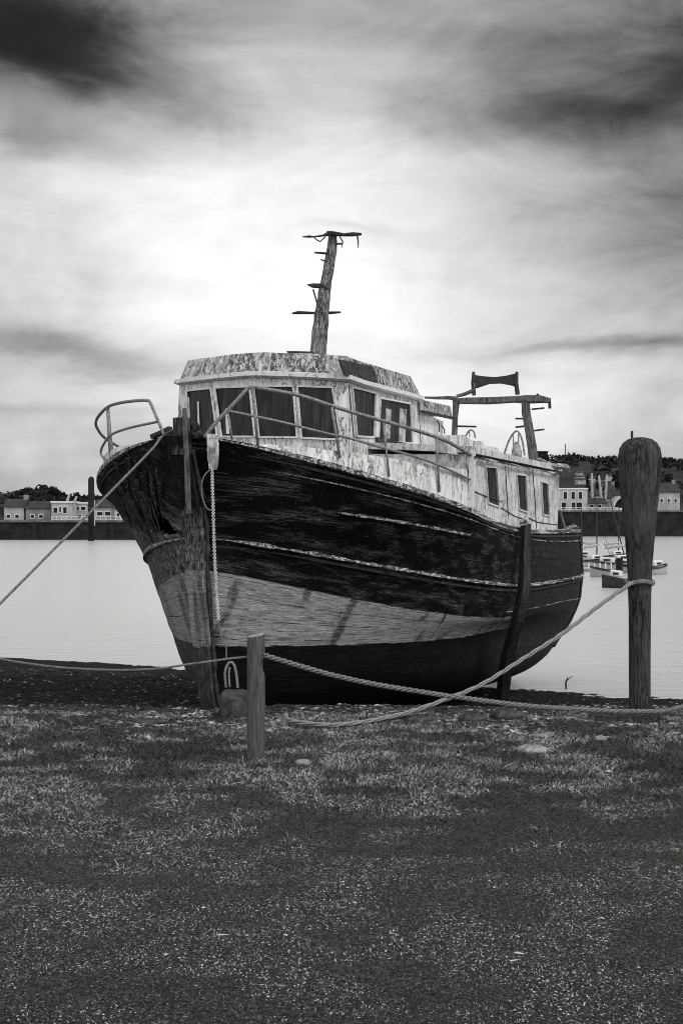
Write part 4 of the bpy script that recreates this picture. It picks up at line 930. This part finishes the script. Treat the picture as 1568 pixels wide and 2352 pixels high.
Y0 = 8.3
rope([at(604, 1504, 8.27), at(680, 1527, 8.4), at(757, 1549, 8.5), at(846, 1569, 8.6), at(934, 1584, 8.7), at(1040, 1600, 8.8), at(1199, 1620, 9.0), at(1330, 1629, 9.15), at(1450, 1634, 9.25), at(1560, 1625, 9.32), at(1670, 1560, 9.4)], .02, 'rope', 'thick_rope', 'thick twisted rope sagging from the wooden post to the right across the boat')
rope([at(572, 1508, 8.3), at(519, 1514, 8.28), at(470, 1521, 8.26), at(426, 1527, 8.26), at(360, 1536, 8.26), at(289, 1539, 8.26), at(200, 1537, 8.26), at(118, 1531, 8.26), at(20, 1517, 8.26), at(-55, 1500, 8.28)], .0085, 'rope', 'thin_rope', 'thin twisted rope running left from the wooden post across the foot of the stem')
rope([at(655, 1640, 9.9), at(660, 1652, 9.75), at(687, 1659, 9.6), at(753, 1665, 9.55), at(800, 1662, 9.6), at(846, 1656, 9.7), at(934, 1637, 9.95), at(1040, 1600, 10.1), at(1111, 1569, 10.2), at(1199, 1514, 10.35), at(1288, 1457, 10.5), at(1376, 1390, 10.7), at(1452, 1337, 10.85)], .019, 'pale_rope', 'slack_rope', 'smooth heavy rope rising from the grass to the tall pile at the right edge', pitch=22)
b0 = wd(*pS(-.66, 396, 988)); ml = [b0, wd(*pS(-.62, 372, 1006))-np.array([.0, .05, 0])]
rope([b0, ml[1], at(345, 1036, 10.1), at(230, 1154, 9.4), at(118, 1268, 8.95), at(-62, 1450, 8.32)], .011, 'rope', 'mooring_line', 'taut mooring line running down to the left from the stem head')
# hanging strap and line below the port bow
pg = np.array(wd(*pG(486, 1000, (-.5, 2.8)))); yy = pg[1]-.16
c_o = empty('hanging_line', at(490, 1425, yy)); ox = np.array(c_o.location); tag(c_o, 'pale chain-like line hanging straight down from a cloth strap on the port bow', 'rope')
mb = MB()
for k in range(4):
    a = [np.array(at(477+7*k+random.uniform(-2, 2), 998, yy+.10))-ox, np.array(at(480+6*k, 1020, yy))-ox, np.array(at(482+5*k+random.uniform(-2, 2), 1050, yy-.01*k))-ox, np.array(at(485+3*k, 1078, yy))-ox]
    mb.tube(spline(a, 4), .017, 6, jit=.5, sq=.5)
mb.build('strap', M['cloth'], c_o)
P_ = spline([at(487, 1075, yy), at(490, 1180, yy), at(494, 1300, yy), at(502, 1425, yy)], 30); mb = MB()
for i in range(0, len(P_)-1):
    p, q = P_[i]-ox, P_[i+1]-ox; o = np.array([.010, 0, 0]) if i % 2 else np.array([0, .010, 0]); mb.tube([p-o, q-o], .0055, 4); mb.tube([p+o, q+o], .0055, 4); mb.tube([p-o, p+o], .0055, 4)
mb.build('link_line', M['trim'], c_o)
mb = MB(); mb.tube(spline([np.array(at(u, v, yy))-ox for u, v in ((502, 1425), (508, 1462), (519, 1484), (520, 1516))], 4), .006, 5); mb.build('tail', M['rope'], c_o)
mb = MB(); mb.tube(spline([np.array(at(u, v, yy-.01))-ox for u, v in ((484, 1078), (470, 1092), (463, 1115), (466, 1145), (476, 1168), (488, 1172))], 5), .006, 5); mb.build('loop', M['rope'], c_o)
# mooring block with rope hoop at the foot of the stem
x, y, z = at(538, 1605, 10.35); z = float(gh(x, y)); e = empty('mooring_block', (x, y, z)); tag(e, 'dark rounded stone block at the foot of the stem, behind the wooden post', 'stone block')
mb = MB(); vs = []
n1, n2 = 10, 20
for i in range(n1+1):
    for j in range(n2):
        a = math.pi*i/n1; b_ = 2*math.pi*j/n2; c_, s2 = abs(math.cos(b_))**.5*np.sign(math.cos(b_)), abs(math.sin(b_))**.5*np.sign(math.sin(b_))
        k = 1+.12*float(fbm(np.array(b_*1.5), np.array(a*2), 3)); vs.append((math.sin(a)**.45*c_*.13*k, math.sin(a)**.45*s2*.13*k, .08+.15*np.sign(math.cos(a))*abs(math.cos(a))**.6*k*.95))
mb.add(vs, [(i*n2+j, (i+1)*n2+j, (i+1)*n2+(j+1) % n2, i*n2+(j+1) % n2) for i in range(n1) for j in range(n2)]); mb.build('block', M['stone'], e, True)
rope([at(520, 1580, 10.3), at(517, 1548, 10.3), at(522, 1528, 10.3), at(530, 1521, 10.3), at(538, 1528, 10.3), at(543, 1550, 10.3), at(546, 1580, 10.3)], .012, 'pale_rope', 'rope_hoop', 'upright pale rope hoop on the dark block at the foot of the stem')
rope([at(528, 1578, 10.28), at(526, 1550, 10.28), at(528, 1533, 10.28)], .009, 'pale_rope', 'rope_end', 'short pale rope end standing inside the rope hoop')

# stones
def stone(u, v, y, sx, sy, sz, label, mat='stone', seed=1):
    x = (u-HU)/F*y; z = float(gh(x, y)); mb = MB(); vs = []; n1, n2 = 10, 18; rr = random.Random(seed); ph = rr.random()*20
    for i in range(n1+1):
        for j in range(n2):
            a = math.pi*i/n1; b_ = 2*math.pi*j/n2; k = 1+.35*float(fbm(np.array(math.cos(b_)*1.6+ph), np.array(a*1.3+math.sin(b_)*1.6+ph), 3))
            vs.append((math.sin(a)*math.cos(b_)*sx*k, math.sin(a)*math.sin(b_)*sy*k, math.cos(a)*sz*k))
    mb.add(vs, [(i*n2+j, (i+1)*n2+j, (i+1)*n2+(j+1) % n2, i*n2+(j+1) % n2) for i in range(n1) for j in range(n2)])
    o = mb.build('stone', M[mat], None, True); o.location = (x, y, z+sz*.15); tag(o, label, 'stone', 'stones on the bank')
stone(1225, 1722, 8.65, .11, .10, .035, 'pale flat lens-shaped stone in the grass at the right', 'pale_stone', 2)
stone(1165, 1655, 10.0, .16, .12, .06, 'dark lumpy stone below the foot of the support leg', 'stone', 3)
stone(1085, 1655, 9.95, .13, .10, .05, 'dark stone to the left of the one below the support leg', 'stone', 4)
stone(1378, 1706, 9.0, .05, .04, .03, 'small bright stone near the right edge of the grass', 'pale_stone', 5)
stone(1245, 1692, 9.2, .07, .04, .02, 'thin flat pale stone behind the lens-shaped stone', 'pale_stone', 6)
stone(697, 1765, 8.05, .05, .04, .025, 'pale clod right of the foot of the wooden post', 'pale_stone', 7)
stone(330, 1655, 9.9, .22, .12, .02, 'long low pale stone in the turf left of the stem', 'stone', 8)
stone(960, 1652, 10.0, .20, .1, .035, 'long low stone under the shadowed middle of the hull', 'stone', 9)

# ---------------- grass and gravel (numpy batches)
def batch(name, V, Fa, tone, mat):
    me = bpy.data.meshes.new(name); me.vertices.add(len(V)); me.vertices.foreach_set('co', V.astype(np.float32).ravel())
    n, k = Fa.shape; me.loops.add(n*k); me.loops.foreach_set('vertex_index', Fa.astype(np.int32).ravel())
    me.polygons.add(n); me.polygons.foreach_set('loop_start', np.arange(n, dtype=np.int32)*k); me.polygons.foreach_set('loop_total', np.full(n, k, np.int32))
    me.update(calc_edges=True)
    at_ = me.attributes.new('tone', 'FLOAT', 'POINT'); at_.data.foreach_set('value', tone.astype(np.float32))
    me.materials.append(mat); o = bpy.data.objects.new(name, me); col.objects.link(o); return o
def tonemat(name, stops, rough=.85):
    m, nt, b = newmat(name); a = nd(nt, 'ShaderNodeAttribute', attribute_name='tone'); setc(nt, b, ramp(nt, a.outputs['Fac'], stops), rough, .2); return m
M['grass'] = tonemat('turf_blades', [(0, .008), (.5, .055), (.78, .22), (1, .7)])
M['gravel'] = tonemat('gravel_grains', [(0, .010), (.5, .05), (.8, .2), (1, .5)])
def scatter(n, y0, y1, bias=1.0):
    y = y0+(y1-y0)*RNG.random(n)**bias; x = (RNG.random(n)-.5)*(.68*y+.9); return x, y
def grass_clear(x, y): return np.ones(len(x), bool)
def blades(n, y0, y1, lmin, lmax, w, flat, bias=1.0, dens=None, tmul=1.0, bright=0.0):
    x, y = scatter(n, y0, y1, bias)
    if dens is not None:
        k = RNG.random(n) < dens(x, y); x, y = x[k], y[k]
    n = len(x); z = gh(x, y)-.003; l = lmin+(lmax-lmin)*RNG.random(n)**1.5; a = RNG.random(n)*2*np.pi; lean = flat*RNG.random(n)**.6
    d = np.stack([np.cos(a)*np.sin(lean), np.sin(a)*np.sin(lean), np.cos(lean)], 1)*l[:, None]; p = np.stack([x, y, z], 1)
    sd_ = RNG.normal(size=(n, 3)); sd_ = np.cross(d, sd_); sd_ /= np.linalg.norm(sd_, axis=1)[:, None]+1e-9; sd_ *= (w*(.6+.8*RNG.random(n)))[:, None]/2
    bend = np.stack([np.cos(a), np.sin(a), -np.ones(n)*.5], 1)*l[:, None]*.25
    V = np.stack([p-sd_, p+sd_, p+d*.6+sd_*.6, p+d+bend, p+d*.6-sd_*.6], 1).reshape(-1, 3); i = np.arange(n)*5
    t = np.clip((RNG.random(n)**1.3)*tmul+bright*(vn(x*2, y*2)), 0, 1)
    return V, np.stack([i, i+1, i+2, i+3, i+4], 1), np.repeat(t, 5)
def merge(bs):
    Vs, Fs, Ts, o = [], [], [], 0
    for V, Fa, T in bs: Vs.append(V); Fs.append(Fa+o); Ts.append(T); o += len(V)
    return np.concatenate(Vs), np.concatenate(Fs), np.concatenate(Ts)
clump = lambda x, y: .3+.7*ss(.30, .62, vn(x*1.7+4, y*2.2+8)+.45*vn(x*7, y*7)-.12)
bank = lambda x, y: clump(x, y)*(1-.8*ss(9.9, 10.7, y))
patchy = lambda x, y: .68+.2*ss(.2, .8, vn(x*.9+40, y*1.1+11))+.6*ss(.3, .8, vn(x*4.1+7, y*5.5+3))*(.3+.7*vn(x*15, y*17))*1.3
V, Fa, T = merge([blades(250000, 3.6, 8.4, .005, .017, .0022, 1.5),
                  blades(360000, 5.4, 10.7, .010, .040, .0030, 1.3, dens=lambda x, y: (.25+.75*bank(x, y))*ss(5.4, 8.8, y), bright=.12),
                  blades(56000, 6.8, 10.2, .02, .055, .0026, 1.0, bright=.1, dens=lambda x, y: bank(x*.7, y*.7)**1.5*ss(6.8, 8.2, y))])
pr = V[::5]; T = T*np.repeat(np.clip(patchy(pr[:, 0], pr[:, 1]), .2, 1.4), 5); T = np.clip(T, 0, 1)
tag(batch('grass', V, Fa, T, M['grass']), 'short dark turf covering the bank in front of the boat', 'grass', kind='stuff')
def grains(n, y0, y1, r0, r1, bias=1.0, dens=None, flat=.5, tp=2.5, el=1.4, rot=np.pi):
    x, y = scatter(n, y0, y1, bias)
    if dens is not None:
        k = RNG.random(n) < dens(x, y); x, y = x[k], y[k]
    n = len(x); z = gh(x, y); r = r0+(r1-r0)*RNG.random(n)**3; base = np.array([[1, 0, 0], [-.5, .87, 0], [-.5, -.87, 0], [0, 0, 1.], [0, 0, -1]])
    V = base[None]*(1+.6*(RNG.random((n, 5, 3))-.5))*r[:, None, None]; V[:, :, 2] *= flat; V[:, :, 0] *= el
    a = (RNG.random(n)-.5)*2*rot; c, s_ = np.cos(a)[:, None], np.sin(a)[:, None]; X = V[..., 0]*c-V[..., 1]*s_; Y = V[..., 0]*s_+V[..., 1]*c
    V = np.stack([X+x[:, None], Y+y[:, None], V[..., 2]+z[:, None]], -1).reshape(-1, 3); i = (np.arange(n)*5)[:, None]
    Fa = np.concatenate([i+np.array([[a_, b_, 3]]) for a_, b_ in ((0, 1), (1, 2), (2, 0))]+[i+np.array([[b_, a_, 4]]) for a_, b_ in ((0, 1), (1, 2), (2, 0))])
    t = RNG.random(n)**tp*np.clip(patchy(x, y)*.95, .25, 1.2)
    return V, Fa, np.repeat(np.clip(t, 0, 1), 5)
worn = lambda x, y: .7+.3*ss(.3, .7, vn(x*1.3+21, y*2.4+5))
V, Fa, T = merge([grains(280000, 3.6, 8.8, .0018, .0062, tp=1.7, dens=worn), grains(3500, 3.6, 8.8, .005, .011, tp=1.6, dens=worn),
                  grains(450, 3.7, 9.4, .006, .014, tp=1.2, el=2.6, flat=.25, rot=.6), grains(30, 4, 9.4, .012, .03, tp=1.5, el=1.5, flat=.5),
                  grains(52000, 8.7, 12.0, .005, .034, tp=1.2, flat=.4, el=1.8, rot=.7, dens=lambda x, y: ss(.35, .65, vn(x*3.2, y*3.6))*ss(8.9, 9.8, y)),
                  grains(60000, 9.9, 19.5, .006, .03, tp=4, flat=.35)])
tag(batch('gravel', V, Fa, T, M['gravel']), 'scattered grit and pebbles over the bank and the dark shore', 'gravel', kind='stuff')
# a few larger weeds on the shore near the hull
